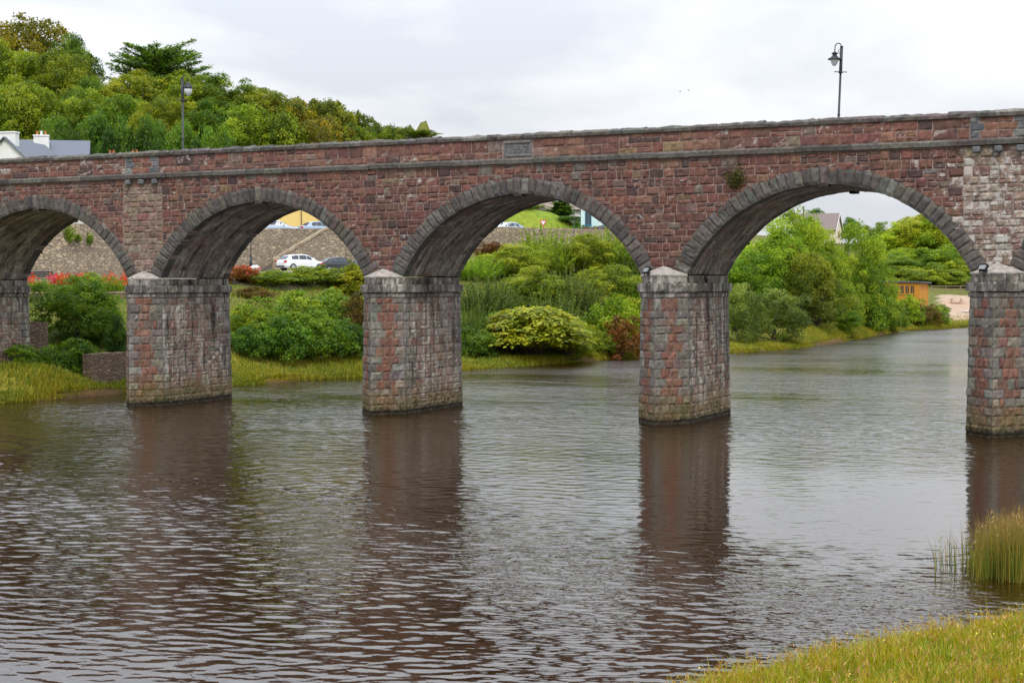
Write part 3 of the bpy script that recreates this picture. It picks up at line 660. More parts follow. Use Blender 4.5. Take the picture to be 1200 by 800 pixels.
# flight of steps up the retaining wall
sa, sb = np.array(gxy(308, 145.6)), np.array(gxy(405, 150.0)); ln = np.linalg.norm(sb - sa); sang = math.atan2(*(sb - sa)[::-1]); sz = gz(*sa)
st = thing('stone_steps', 'worn stone steps climbing the retaining wall behind the white car', 'steps', (*sa, sz), sang)
mb = MB(); ns = 22; run = ln * 77 / 97 / ns; rise = (10.75 - sz) / ns
for i in range(ns): box(mb, (i * run, .4 + .002 * i, -.3), ((i + 1) * run + .001, 1.9 - .002 * i, (i + 1) * rise), (.17, .15, .125, 0))
mb.build('tread_flight', flat_mat('worn_step_stone', (.17, .15, .125), .9, .3, 4), st)
sw = thing('stair_wall', 'rubble stair wall with a pale sloping coping behind the parked cars', 'wall', (*sa, sz), sang)
k = ln / 97
prism_ = [(13 * k, -.6), (97 * k, -.6), (97 * k, 11.0 - sz), (77 * k, 11.0 - sz), (17 * k, 8.1 - sz), (13 * k, 8.0 - sz)]
mb = MB(); prism(mb, prism_, 0, .38); mb.build('wall_face', M_RETAIN, sw)
mb = MB(); prism(mb, [(13 * k, 8.0 - sz), (17 * k, 8.1 - sz), (77 * k, 11.0 - sz), (98 * k, 11.0 - sz), (98 * k, 11.22 - sz), (76.5 * k, 11.22 - sz), (16.5 * k, 8.34 - sz), (12.6 * k, 8.22 - sz)], -.07, .45); mb.build('coping', M_SAND, sw)

# low walls of the flower terrace in the leftmost arch
ft0, ft1 = gxy(-40, 98.5), gxy(158, 101.5); fw = resample([ft0, gxy(60, 99.5), ft1], 1.5)
tw = thing('terrace_wall', 'low terrace wall with a sandy top edge below the red flowers', 'wall', (*fw[3], gz(*fw[3])))
mb = MB(); wall_run(mb, fw, ground_z(fw) - 1.2, np.full(len(fw), 5.2), .5); add_part(mb, 'wall_face', M_LOWWALL, tw)
mb = MB(); wall_run(mb, fw - [.05, .1], np.full(len(fw), 5.2), 5.34 + np.random.default_rng(8).normal(0, .02, len(fw)), 1.0); add_part(mb, 'coping', M_SAND, tw)
for (ua, ta_, ub, tb, ztop, lab) in ((106, 83.2, 152, 85.6, 2.0, 'small broken brown stone wall at the foot of the first full pier'), (30, 87, 56, 88, 3.6, 'short purple-brown ruined wall beside the feathery evergreen shrub')):
    q = resample([gxy(ua, ta_), gxy(ub, tb)], .35); gq = ground_z(q); rgw = np.random.default_rng(int(ua)); tz = np.maximum(ztop + np.cumsum(rgw.normal(0, .07, len(q))) * .6, gq + .2)
    rwl = thing('ruined_wall', lab, 'wall', (*q[0], gq[0])); mb = MB(); wall_run(mb, q, gq - .6, tz, .6); add_part(mb, 'wall_face', M_LOWWALL, rwl)

# ------------------------------------------------------------------ plants
def unit(v): return v / (np.linalg.norm(v, axis=-1, keepdims=True) + 1e-9)
def leaves(mb, C, N, A, Ln, Wd, col):
    A = unit(A - N * np.sum(A * N, 1, keepdims=True)); B = np.cross(N, A); Ln = np.broadcast_to(Ln, len(C))[:, None] * .5; Wd = np.broadcast_to(Wd, len(C))[:, None] * .5
    V = np.stack([C - A * Ln, C + B * Wd - A * Ln * .1, C + A * Ln, C - B * Wd - A * Ln * .1], 1).reshape(-1, 3)
    mb.add(V, np.arange(len(C) * 4).reshape(-1, 4), np.repeat(col, 4, 0))
def tones(rg, t, pal_):
    P = np.array(pal_); x = np.clip(t, 0, .999) * (len(P) - 1); i = x.astype(int); k = (x - i)[:, None]
    c = P[i] * (1 - k) + P[i + 1] * k; c = c * rg.normal(1, .13, (len(c), 1)) * rg.normal(1, .05, c.shape)
    return np.c_[np.clip(c, .004, .9), np.zeros(len(c))]
def lumpy(rg, rx, rz, zc, nl, lr, nleaf, ls, pal_, cut=-.55, asp=.6, up=.5, spread=.85, low=.62):
    """crown of leaf clumps, returns MB and clump centres"""
    mb = MB(); cen = []
    for i in range(nl):
        d = unit(rg.normal(0, 1, 3)); 
        while d[2] < cut: d = unit(rg.normal(0, 1, 3))
        rad = rg.uniform(low, .93) if i > nl * .2 else rg.uniform(.1, low)
        p = d * [rx, rx, rz] * rad * (1 + .10 * np.sin(3 * math.atan2(d[1], d[0]) + i)) + [0, 0, zc]; cen.append(p)
        r = lr * rg.uniform(.5, 1.5); n = int(nleaf * (r / lr) ** 1.6)
        e = unit(rg.normal(0, 1, (n, 3)) + d * .55 + [0, 0, .25]); rr = r * (rg.uniform(.35, 1.0, n) ** .5 * 1.08)
        sub = unit(rg.normal(0, 1, (6, 3)) + d * .5 + [0, 0, .3]) * r * rg.uniform(.35, .95, (6, 1)); sk = rg.integers(0, 6, n); big_ = rg.random(n) < .4
        C = p + np.where(big_[:, None], e * rr[:, None], sub[sk] + unit(rg.normal(0, 1, (n, 3))) * r * .42 * rg.uniform(.2, 1.15, (n, 1))) * [1, 1, .78]; N = unit(e + [0, 0, up] + spread * rg.normal(0, 1, (n, 3)))
        s = ls * rg.uniform(.6, 1.35, n)
        leaves(mb, C, N, rg.normal(0, 1, (n, 3)) + [0, 0, -.3], s, s * asp, tones(rg, rg.uniform(.12, .88) + rg.normal(0, .14, n), pal_))
    return mb, np.array(cen)
def limbs(rg, cen, h0, r0, n=7, c=(1, 1, 1, 0)):
    mb = MB(); lean = rg.normal(0, .12, 2)
    top = np.array([lean[0], lean[1], cen[:, 2].mean()]); tube(mb, [(0, 0, -.6), (0, 0, h0 * .4), (lean[0] * .4, lean[1] * .4, h0), top], [r0 * 1.35, r0, r0 * .8, r0 * .35], 8, c)
    for k in rg.choice(len(cen), min(n, len(cen)), replace=False):
        a = np.array([lean[0] * .4, lean[1] * .4, h0 * rg.uniform(.65, 1.0)]); b = cen[k]; m_ = (a + b) / 2 + [0, 0, -.12 * np.linalg.norm(b - a)]
        tube(mb, [a, m_, b], [r0 * .5, r0 * .33, r0 * .12], 6, c)
    return mb
G_MID = [(0.044, 0.096, 0.0067), (0.11, 0.196, 0.0112), (0.2, 0.3, 0.0157), (0.34, 0.41, 0.0247)]
G_OLIVE = [(0.0587, 0.1017, 0.0064), (0.1408, 0.1974, 0.0097), (0.2348, 0.281, 0.0129), (0.3522, 0.3767, 0.0201)]
G_BRIGHT = [(0.0846, 0.1546, 0.0082), (0.1799, 0.2898, 0.0134), (0.2962, 0.4057, 0.0206), (0.4232, 0.5023, 0.0309)]
G_DARK = [(0.0203, 0.0486, 0.0068), (0.0446, 0.0972, 0.0102), (0.081, 0.158, 0.0136), (0.1316, 0.2228, 0.0181)]
G_YEL = [(0.088, 0.1408, 0.0059), (0.2288, 0.264, 0.0099), (0.3872, 0.3784, 0.0138), (0.55, 0.4928, 0.0197)]
G_RED = [(0.0529, 0.0529, 0.006), (0.1323, 0.0661, 0.0104), (0.2116, 0.0794, 0.0134), (0.1851, 0.1587, 0.0148)]
G_GREY = [(0.0675, 0.1013, 0.017), (0.135, 0.1688, 0.0283), (0.2025, 0.2363, 0.0425), (0.3037, 0.3375, 0.0756)]
def willow(rg, rx, h, nsh, pal_, ll=.16):
    mb = MB(); st_ = MB()
    for i in range(nsh):
        a = rg.uniform(0, 2 * np.pi); q = rg.uniform(0, 1) ** .5; b = np.array([math.cos(a) * rx * .75 * q, math.sin(a) * rx * .75 * q, 0.0])
        H = h * (1 - .62 * q * q) * rg.uniform(.6, 1.02); z0 = H * rg.uniform(.02, .6)
        dirn = unit(np.array([math.cos(a) * .65 * q, math.sin(a) * .65 * q, 1.0]) + rg.normal(0, .2, 3)); p0 = b + dirn * z0 / dirn[2]; L_ = min(H - z0, rg.uniform(.7, 1.9)) + .15
        n = int(26 * L_) + 6; s = rg.uniform(0, 1, n); C = p0 + dirn * (s * L_)[:, None] + rg.normal(0, .09, (n, 3)) * (1.15 - s)[:, None]
        A = unit(dirn + .75 * rg.normal(0, 1, (n, 3)) + [0, 0, .15]); N = unit(rg.normal(0, 1, (n, 3)) + [0, 0, .6])
        leaves(mb, C, N, A, ll * rg.uniform(.7, 1.3, n), ll * .42, tones(rg, rg.uniform(.1, .9) + rg.normal(0, .12, n), pal_))
        if i % 12 == 0: tube(st_, [b * .4 + [0, 0, -.4], b * .7 + dirn * z0 * .4, p0 + dirn * L_ * .5], [.05, .035, .012], 5)
    return mb, st_
def layered(rg, rx, h, nb, pal_, ll=.19):
    """arching sprays with flat drooping leaves in tiers"""
    mb = MB(); st_ = MB()
    for i in range(nb):
        a = rg.uniform(0, 2 * np.pi); H = h * rg.uniform(.35, 1.0); reach = rx * math.sqrt(max(.05, 1 - (H / h) ** 2 * .86)) * rg.uniform(.5, 1.12)
        o = np.array([math.cos(a), math.sin(a), 0]); n = 46; s = rg.uniform(.25, 1, n)
        z = H * (np.minimum(1, s * 1.5)) ** .6 - .28 * h * np.maximum(0, s - .55) ** 1.2
        side = np.where(np.arange(n) % 2 == 0, 1, -1); pr_ = np.array([-o[1], o[0], 0])
        C = o * (reach * s)[:, None] + np.c_[np.zeros(n), np.zeros(n), z] + pr_ * (side * rg.uniform(.04, .26, n))[:, None] + rg.normal(0, .05, (n, 3))
        N = unit(np.array([0, 0, 1.0]) + o * .45 + rg.normal(0, .28, (n, 3))); A = o * .7 + pr_ * side[:, None] * .7 + [0, 0, -.35]
        leaves(mb, C, N, A, ll * rg.uniform(.7, 1.3, n), ll * .62, tones(rg, rg.uniform(.2, .8) + rg.normal(0, .14, n), pal_))
        if i % 7 == 0: tube(st_, [(0, 0, -.3), o * reach * .3 + [0, 0, H * .6], o * reach * .7 + [0, 0, H * .95]], [.03, .022, .01], 5)
    return mb, st_
def boughs(rg, rx, h, nb, pal_, flat=False, nl=70, ls=.26, rise=(.05, .45)):
    """conifer: boughs of needle sprays"""
    mb = MB(); st_ = MB(); tube(st_, [(0, 0, -.6), (.1, 0, h * .45), (0, .1, h * .93)], [h * .035, h * .026, h * .006], 8)
    for i in range(nb):
        a = rg.uniform(0, 2 * np.pi); f_ = (i + .5) / nb
        z0 = h * ((.34 + .60 * f_) if flat else (.05 + .90 * f_)); rr = rx * ((1.0 - .55 * max(0, f_ - .35) ** 1.1) if flat else (1 - f_) ** .55 * .95 + .08) * rg.uniform(.55, 1.08)
        o = np.array([math.cos(a), math.sin(a), 0]); rs = rg.uniform(*rise); pr_ = np.array([-o[1], o[0], 0])
        n = int(nl * (rr / rx + .25)); s = rg.uniform(.15, 1, n) ** .8; wd = .34 * rr * (1.12 - s) * rg.normal(0, .75, n)
        C = o * (rr * s)[:, None] + np.c_[np.zeros(n), np.zeros(n), z0 + rr * rs * s ** 1.4] + pr_ * wd[:, None] + rg.normal(0, .05 * rx * .4, (n, 3)) * [1, 1, .7]
        A = o + pr_ * np.sign(wd)[:, None] * .6 + [0, 0, rs * .8] + rg.normal(0, .3, (n, 3)); N = unit(np.array([0, 0, 1.0]) + rg.normal(0, .55, (n, 3)))
        leaves(mb, C, N, A, ls * rg.uniform(.7, 1.5, n), ls * (.30 if flat else .5), tones(rg, rg.uniform(.1, .8) + rg.normal(0, .15, n), pal_))
        tube(st_, [(0, 0, z0 - .1 * rr * rs), o * rr * .5 + [0, 0, z0 + rr * rs * .3], o * rr * .9 + [0, 0, z0 + rr * rs * .85]], [h * .010, h * .006, h * .002], 5)
    return mb, st_
PRO = {}
def proto(key, crown, wood, w, h, wood_mat=None):
    V = np.concatenate(crown.v); r_ = np.hypot(V[:, 0], V[:, 1])
    w = 2 * np.percentile(r_, 93); h = np.percentile(V[:, 2], 99.3 if key != 'cypress' else 99.8)
    PRO[key] = (crown.mesh(key + '_leaves', M_FOL), wood.mesh(key + '_wood', wood_mat or M_BARK, True), w, h)
for k, (seed, pal_) in {'broad_a': (21, G_OLIVE), 'broad_b': (22, G_MID), 'broad_c': (23, G_OLIVE)}.items():
    q = np.random.default_rng(seed); mbc, cen = lumpy(q, 4.6, 4.3, 5.0, 150, .88, 210, .22, pal_, -.75); proto(k, mbc, limbs(q, cen, 2.6, .30, 9), 10.6, 10.3)
for k, (seed, pal_) in {'round_a': (31, G_BRIGHT), 'round_b': (32, G_MID), 'round_c': (33, G_BRIGHT)}.items():   # bushy trees leafed almost to the ground
    q = np.random.default_rng(seed); mbc, cen = lumpy(q, 3.0, 3.9, 3.9, 84, .80, 270, .19, pal_, -.95, .5, .4, .9, .55); proto(k, mbc, limbs(q, cen, 1.2, .16, 8), 7.0, 8.2)
q = np.random.default_rng(35); mbc, cen = lumpy(q, 3.2, 2.9, 2.9, 70, .70, 190, .22, G_GREY, -.95, .4, .3, 1.0, .55); proto('sallow', mbc, limbs(q, cen, 1.0, .14, 8), 7.2, 6.2)
for k, (seed, pal_) in {'shrub_a': (41, G_MID), 'shrub_b': (42, G_YEL), 'shrub_c': (43, G_DARK), 'shrub_red': (44, G_RED)}.items():
    q = np.random.default_rng(seed); mbc, cen = lumpy(q, 1.55, 1.75, .9, 74, .42, 130, .135, pal_, -.45, .55, .45, .85, .5); proto(k, mbc, limbs(q, cen, .5, .06, 9), 3.7, 3.0)
q = np.random.default_rng(46); mbc, cen = lumpy(q, 4.4, 3.0, 1.6, 95, .95, 300, .21, G_DARK, -.4, .6, .5, .8, .55); proto('laurel', mbc, limbs(q, cen, 1.2, .15, 8), 9.6, 5.4)
q = np.random.default_rng(47); mbc, cen = lumpy(q, 3.4, 2.2, 1.3, 130, .58, 200, .17, G_OLIVE, -.4, .6, .6, .8, .55); proto('gorse', mbc, limbs(q, cen, .9, .10, 8), 7.6, 4.2)
q = np.random.default_rng(51); a, b = willow(q, 2.0, 4.4, 430, G_BRIGHT); proto('willow_a', a, b, 4.2, 4.5)
q = np.random.default_rng(52); a, b = willow(q, 1.8, 4.2, 400, [(.04, .075, .010), (.095, .14, .018), (.16, .20, .03), (.21, .23, .05)]); proto('willow_b', a, b, 3.9, 4.3)
q = np.random.default_rng(53); a, b = layered(q, 3.2, 3.0, 330, G_YEL); proto('knotweed', a, b, 6.6, 3.1)
q = np.random.default_rng(54); a, b = boughs(q, 6.2, 11, 120, G_DARK, True, 210, .42, (.10, .38)); proto('cypress', a, b, 12.6, 12.4)
q = np.random.default_rng(56); a, b = layered(q, 2.0, 4.6, 420, [(.04, .095, .010), (.075, .155, .014), (.13, .22, .022), (.20, .28, .03)], .17); proto('yew', a, b, 4.2, 4.6)
q = np.random.default_rng(55); a, b = boughs(q, 2.1, 4.6, 190, [(.04, .095, .010), (.085, .17, .014), (.14, .24, .022), (.20, .29, .03)], False, 230, .19, (.0, .55)); proto('conifer', a, b, 4.4, 4.7)
def plant(name, key, u, tt, vtop, wpx, label, cat, tint=(1, 1, 1), group=None, sink=.15):
    x, y = gxy(u, tt); z = gz(x, y); h = max(.6, at(u, vtop, tt)[2] - z); w = wpx / FPX * tt; cm, wm, W, H = PRO[key]
    rg_ = random.Random(int(u * 7 + tt * 13 + vtop)); sink = .13 * h if key.startswith(('round', 'sallow')) else sink; o = thing(name, label, cat, (x, y, z - sink), rg_.uniform(0, 6.28), group); o.scale = (w / W, w / W * rg_.uniform(.92, 1.08), (h + sink) / H)
    for nm, me in (('foliage' if name == 'shrub' or name == 'hedge' else 'crown', cm), ('stem' if name == 'shrub' or name == 'hedge' else 'trunk', wm)):
        c = bpy.data.objects.new(nm, me); COL.objects.link(c); c.parent = o; j = rg_.uniform(.92, 1.08)
        c.color = (tint[0] * j, tint[1] * j, tint[2] * j, 1)
    return o
T, S = 'tree', 'shrub'
HT = 'trees on the hillside left of the viaduct'
for row in [
 # hillside behind the left end of the bridge
 (T, 'broad_c', 42, 226, 28, 125, 'tallest hilltop tree with rust-brown leaves at the top left', T, (1.12, .80, .8), HT),
 (T, 'broad_b', -28, 224, 46, 120, 'russet hilltop tree cut off by the left edge of the photo', T, (1.45, .9, .8), HT),
 (T, 'broad_b', 88, 220, 46, 70, 'dark green hilltop tree on the right shoulder of the tall rusty tree', T, (.75, .8, .8), HT),
 (T, 'broad_a', 18, 212, 58, 118, 'big yellow-green tree in front of the rust-brown hilltop tree', T, (1.0, 1.05, 1), HT),
 (T, 'broad_c', 78, 210, 66, 96, 'olive tree stepping down between the big yellow-green tree and the cypress', T, (1.0, .98, 1), HT),
 ('cypress', 'cypress', 188, 214, 52, 112, 'dark flat-topped cypress with spiky boughs standing above the other hill trees', 'cypress', (1.5, 1.4, 1.2), None),
 (T, 'broad_b', 112, 203, 96, 70, 'small green tree in the dip left of the cypress', T, (1.0, 1.0, .9), HT),
 (T, 'broad_a', 165, 204, 87, 96, 'yellow-olive tree right below the cypress', T, (1.15, 1.05, 1), HT),
 (T, 'broad_c', 222, 206, 90, 92, 'golden-green tree behind the lantern of the bridge lamp on the left', T, (1.1, 1.12, 1.0), HT),
 (T, 'broad_b', 262, 206, 92, 84, 'mid green tree just right of the left bridge lamp', T, (1.15, 1.02, 1), HT),
 (T, 'broad_a', 305, 206, 104, 86, 'olive hillside tree halfway down the skyline right of the left lamp', T, (1.0, .95, 1), HT),
 (T, 'gorse', 345, 208, 117, 84, 'bushy olive tree lower on the skyline with reddish top twigs', T, (1.12, .86, 1), HT),
 (T, 'gorse', 385, 210, 122, 84, 'rounded olive tree near the end of the hill skyline', T, (1.05, .9, 1), HT),
 (T, 'gorse', 414, 210, 134, 60, 'last dense round tree before the skyline drops to the bridge', T, (1.0, .9, 1), HT),
 (T, 'gorse', 447, 212, 149, 50, 'low green tree peeping over the parapet at the hill end', T, (1.0, 1.05, 1), HT),
 (T, 'gorse', 474, 214, 150, 42, 'small olive treetop over the parapet, second from the end', T, (1.1, 1.0, 1), HT),
 (T, 'broad_b', 496, 215, 154, 44, 'tiny loose treetop over the parapet at the right end of the hill', T, (1.2, 1.05, 1), HT),
 (T, 'broad_a', 32, 192, 96, 110, 'wide yellow-green tree above the white chimney house', T, (1.05, 1.08, 1), HT),
 (T, 'broad_c', -18, 190, 112, 100, 'darker green tree at the left frame edge above the chimneys', T, (.8, .95, .9), HT),
 (T, 'broad_a', 98, 192, 112, 92, 'yellow-green tree above the slate roof', T, (1.0, 1.08, 1), HT),
 (T, 'broad_b', 150, 192, 116, 80, 'bright olive tree in the middle of the hillside below the cypress', T, (1.1, 1.12, 1.0), HT),
 (T, 'broad_c', 200, 190, 118, 80, 'golden tree directly behind the shaft of the left bridge lamp', T, (1.15, 1.05, 1), HT),
 (T, 'broad_b', 246, 191, 120, 78, 'deep green tree on the slope right of the left lamp shaft', T, (.95, 1.0, .9), HT),
 (T, 'round_c', 288, 190, 128, 76, 'fresh green bushy tree low on the slope', T, (1.0, .95, .9), HT),
 (T, 'gorse', 328, 191, 136, 84, 'spreading bright olive thicket tree low on the slope', T, (1.05, 1.08, 1), HT),
 (T, 'gorse', 372, 192, 142, 80, 'low red-tinged thicket above the parapet', T, (1.25, .82, 1), HT),
 (T, 'gorse', 412, 194, 150, 70, 'low dull green thicket above the parapet', T, (.9, .95, 1), HT),
 ('hedge', 'laurel', 75, 178, 146, 78, 'dark green laurel behind the slate roof chimney', 'hedge', (1.1, 1.1, 1), 'dark laurels behind the parapet'),
 ('hedge', 'laurel', 122, 179, 141, 86, 'dark green laurel behind the orange chimney pots', 'hedge', (1.0, 1.1, 1), 'dark laurels behind the parapet'),
 ('hedge', 'laurel', 172, 179, 144, 84, 'dark green laurel left of the left lamp shaft', 'hedge', (1.0, 1.05, 1), 'dark laurels behind the parapet'),
 ('hedge', 'laurel', 222, 178, 152, 80, 'brighter green laurel behind the foot of the left lamp', 'hedge', (1.35, 1.35, 1), 'dark laurels behind the parapet'),
 ('hedge', 'laurel', 266, 179, 157, 64, 'lowest green laurel right of the left lamp', 'hedge', (1.5, 1.4, 1), 'dark laurels behind the parapet'),
 # leftmost arch
 (S, 'round_b', 88, 91, 326, 92, 'tall feathery green evergreen shrub below the red flowers', S, (.72, .80, .8), None),
 (S, 'round_b', 120, 91.5, 350, 52, 'smaller green shrub right of the tall feathery evergreen', S, (.8, .92, .8), None),
 (S, 'shrub_a', 112, 101, 320, 46, 'green bush growing among the red flowers', S, (1.1, 1.1, 1), None),
 (S, 'shrub_c', 139, 88.5, 372, 34, 'dark round ivy bush hugging the left side of the first full pier', S, (.9, .9, 1), None),
 (S, 'shrub_a', 30, 83.8, 404, 60, 'low bracken clump at the foot of the leftmost pier', S, (.75, .85, .8), None),
 (S, 'shrub_a', 78, 86.0, 398, 76, 'low bracken clump below the feathery evergreen shrub', S, (.7, .85, .8), None),
 (S, 'shrub_a', 104, 86.5, 408, 40, 'small green bramble on the broken brown wall', S, (.9, 1, .9), None),
 # second arch
 (S, 'shrub_red', 284, 113, 312, 52, 'reddish fuchsia bush at the foot of the black lamp post', S, (1.2, .95, 1), None),
 (S, 'shrub_b', 326, 114, 317, 78, 'yellow-green bush below the white car', S, (.8, 1.0, 1), None),
 (S, 'shrub_b', 372, 116, 312, 82, 'yellow-green hedge bush below the dark car', S, (.85, 1.0, 1), None),
 (S, 'shrub_b', 418, 116, 308, 70, 'yellow hedge bush under the right end of the parked cars', S, (.95, .95, 1), None),
 (S, 'shrub_red', 296, 106, 336, 56, 'rust-tinged bush on the bank right of the first full pier', S, (1.0, 1.25, 1), None),
 (S, 'shrub_b', 292, 99, 356, 58, 'golden-green bush nearest the first full pier', S, (.75, .95, 1), None),
 (S, 'shrub_a', 342, 103, 342, 84, 'broad mid green bush in the middle of the second arch', S, (1.1, 1.05, 1), None),
 (S, 'shrub_a', 396, 106, 340, 84, 'dense green bush left of the second full pier', S, (1.0, 1.0, 1), None),
 (S, 'shrub_red', 420, 104, 345, 50, 'brownish-red bush touching the second full pier', S, (.8, 1.1, 1), None),
 (S, 'shrub_c', 294, 96.5, 384, 60, 'dark green bush by the water beside the first full pier', S, (1.2, 1.3, 1), None),
 (S, 'shrub_c', 336, 98, 372, 66, 'dark green bush overhanging the bank in the second arch', S, (1.5, 1.6, 1), None),
 (S, 'shrub_a', 376, 100, 366, 72, 'rounded green bush low on the bank in the second arch', S, (.75, .85, .9), None),
 (S, 'shrub_c', 414, 102, 380, 56, 'dark bush at the waterside left of the second full pier', S, (1.0, 1.1, 1), None),
 (T, 'round_b', 414, 163, 290, 18, 'little green tree at the end of the stair wall', T, (1.2, 1.2, 1), None),
 # third arch
 (S, 'shrub_red', 578, 150, 284, 44, 'red-brown bush under the pinkish rubble wall', S, (.9, .75, .9), None),
 (T, 'willow_a', 556, 138, 300, 70, 'pale green willow at the left side of the third arch', 'willow', (.9, 1, 1), 'willows on the bank in the third arch'),
 (T, 'round_a', 600, 141, 288, 80, 'light green bushy willow below the red-brown bush', 'willow', (1.1, .92, 1), 'willows on the bank in the third arch'),
 (T, 'willow_a', 640, 146, 270, 84, 'tall bright willow below the left part of the pinkish wall', 'willow', (1.0, .95, 1), 'willows on the bank in the third arch'),
 (T, 'round_c', 682, 148, 276, 78, 'bushy willow just below the lamp post of the third arch', 'willow', (1.1, .9, 1), 'willows on the bank in the third arch'),
 (T, 'willow_a', 722, 150, 270, 74, 'green willow below the aqua house', 'willow', (.95, .95, .9), 'willows on the bank in the third arch'),
 (T, 'willow_b', 752, 148, 284, 60, 'willow half hidden behind the third full pier', 'willow', (.9, 1, .9), 'willows on the bank in the third arch'),
 (T, 'willow_b', 572, 124, 326, 76, 'lower willow rising behind the left end of the layered bush', 'willow', (.8, .9, .9), 'willows on the bank in the third arch'),
 (T, 'round_a', 622, 131, 314, 84, 'lower bushy willow rising behind the middle of the layered bush', 'willow', (.95, .85, .9), 'willows on the bank in the third arch'),
 (T, 'willow_b', 668, 131, 318, 76, 'feathery willow right of the layered bush', 'willow', (.95, .95, .95), 'willows on the bank in the third arch'),
 (T, 'round_c', 712, 137, 312, 76, 'dense bushy willow above the yellow-green bush', 'willow', (.95, .82, .9), 'willows on the bank in the third arch'),
 (T, 'willow_a', 742, 137, 330, 46, 'green willow beside the left edge of the third full pier', 'willow', (.75, .9, .9), 'willows on the bank in the third arch'),
 (S, 'knotweed', 626, 113.5, 361, 118, 'large layered yellow-green bush with drooping leaves in the third arch', S, (1.05, 1.08, .8), None),
 (S, 'shrub_a', 590, 117, 366, 56, 'green bush behind the smaller yellowish layered bush', S, (.85, .95, .9), None),
 (S, 'shrub_b', 668, 118, 374, 50, 'olive bush behind the right end of the large layered bush', S, (.65, .85, 1), None),
 (T, 'willow_b', 646, 121, 346, 70, 'leafy willow directly above the large layered bush', 'willow', (.85, .95, .9), 'willows on the bank in the third arch'),
 (S, 'shrub_c', 556, 110.5, 384, 52, 'dark bush with reddish twigs beside the right side of the second full pier', S, (1.5, 1.3, 1), None),
 (T, 'willow_b', 556, 113, 358, 44, 'thin pale willow beside the right side of the second full pier', 'willow', (.8, .95, .9), None),
 (S, 'shrub_b', 718, 124, 348, 70, 'yellow-green bush behind the small red bush', S, (.7, .95, 1), None),
 (S, 'shrub_b', 708, 119.5, 388, 36, 'small yellowish bush at the left foot of the rust-red bush', S, (.7, .85, 1), None),
 (S, 'knotweed', 662, 115.5, 377, 66, 'low yellowish layered bush trailing off the right side of the large layered bush', S, (.8, .95, .9), None),
 (S, 'knotweed', 592, 114.5, 368, 62, 'smaller yellowish layered bush touching the left side of the large layered bush', S, (.85, .8, 1), None),
 (S, 'shrub_red', 728, 120.5, 372, 56, 'small rust-red bush left of the third full pier', S, (1.15, 1.0, 1), None),
 (S, 'shrub_b', 690, 121.5, 384, 34, 'low ochre bush between the layered bush and the red bush', S, (.7, .75, 1), None),
 (T, 'conifer', 657, 193, 231, 30, 'small dark round tree in front of the long white house', T, (.9, .95, 1), None),
 (T, 'round_b', 628, 192, 240, 22, 'small light tree in front of the left end of the long white house', T, (1.1, 1.0, 1), None),
 ('hedge', 'shrub_c', 612, 190, 250, 32, 'dark hedge bush at the top left of the grass slope', 'hedge', (1.3, 1.3, 1), None),
 ('hedge', 'shrub_c', 664, 189, 253, 40, 'dark hedge bush below the long white house', 'hedge', (1.4, 1.4, 1), None),
 ('hedge', 'shrub_c', 682, 184, 259, 26, 'green hedge bush at the corner of the aqua house', 'hedge', (1.6, 1.7, 1), None),
 # fourth arch: wooded bank
 (T, 'sallow', 866, 137, 334, 62, 'grey-green sallow bush beside the right side of the third full pier', 'sallow', (.95, 1.05, .9), None),
 (T, 'sallow', 908, 141, 340, 84, 'grey-green sallow bush with pale leaf tips over the water', 'sallow', (.9, 1.0, .85), None),
 (T, 'round_b', 876, 154, 296, 84, 'dark green tree behind the sallows next to the third full pier', T, (1.0, 1.1, 1), None),
 (T, 'round_a', 905, 158, 262, 88, 'tall bright green tree left of the house on the hill', T, (.95, 1.0, 1), None),
 (T, 'round_c', 943, 178, 257, 50, 'green tree hiding the left foot of the hill house', T, (1.0, 1.0, 1), None),
 (T, 'round_c', 930, 165, 250, 74, 'bright green treetop just below the utility pole', T, (1.05, 1, 1), None),
 (T, 'broad_a', 938, 156, 292, 74, 'dull olive-brown tree in the middle of the wooded bank', T, (.95, .9, 1), None),
 (T, 'sallow', 958, 156, 322, 76, 'dusky olive sallow above the water in the middle of the wooded bank', 'sallow', (.95, .95, .6), None),
 (T, 'round_a', 972, 170, 274, 62, 'light green tree below the gable of the hill house', T, (1.0, .95, 1), None),
 (T, 'round_c', 1003, 175, 266, 66, 'tall fresh green tree right of the hill house', T, (.95, .95, 1), None),
 (T, 'round_b', 986, 164, 330, 54, 'bright round tree low in the wooded bank', T, (1.35, 1.2, 1), None),
 (T, 'round_a', 1028, 182, 300, 50, 'fresh green tree left of the timber cabin', T, (.85, .9, .9), None),
 (T, 'round_b', 1018, 177, 336, 52, 'dark waterside tree left of the timber cabin', T, (1.0, 1.1, .9), None),
 (T, 'round_b', 980, 161, 362, 50, 'dark round bush hanging over the water below the wooded bank', T, (.9, 1.0, .9), None),
 (T, 'round_b', 1036, 188, 336, 36, 'green tree half covering the left end of the timber cabin', T, (1.15, 1.1, .9), None),
 (S, 'shrub_a', 1044, 184, 362, 40, 'green waterside bush below the timber cabin', S, (1.0, 1.0, .9), None),
 (S, 'shrub_a', 1066, 197, 346, 38, 'bright bush in front of the cabin windows', S, (1.35, 1.25, 1), None),
 (S, 'shrub_red', 1082, 199, 357, 40, 'reddish bush between the cabin and the gravel', S, (.9, 1.2, 1), None),
 (S, 'shrub_a', 1100, 202, 357, 30, 'small green bush at the edge of the gravel', S, (1.1, 1.1, 1), None),
 (T, 'round_a', 1046, 300, 272, 56, 'distant green tree right of the tall fresh tree', T, (1.1, 1.05, 1), 'trees on the far hill behind the cabin'),
 (T, 'round_b', 1026, 310, 262, 40, 'distant tree on the skyline right of the hill house', T, (1.0, 1.0, 1), 'trees on the far hill behind the cabin'),
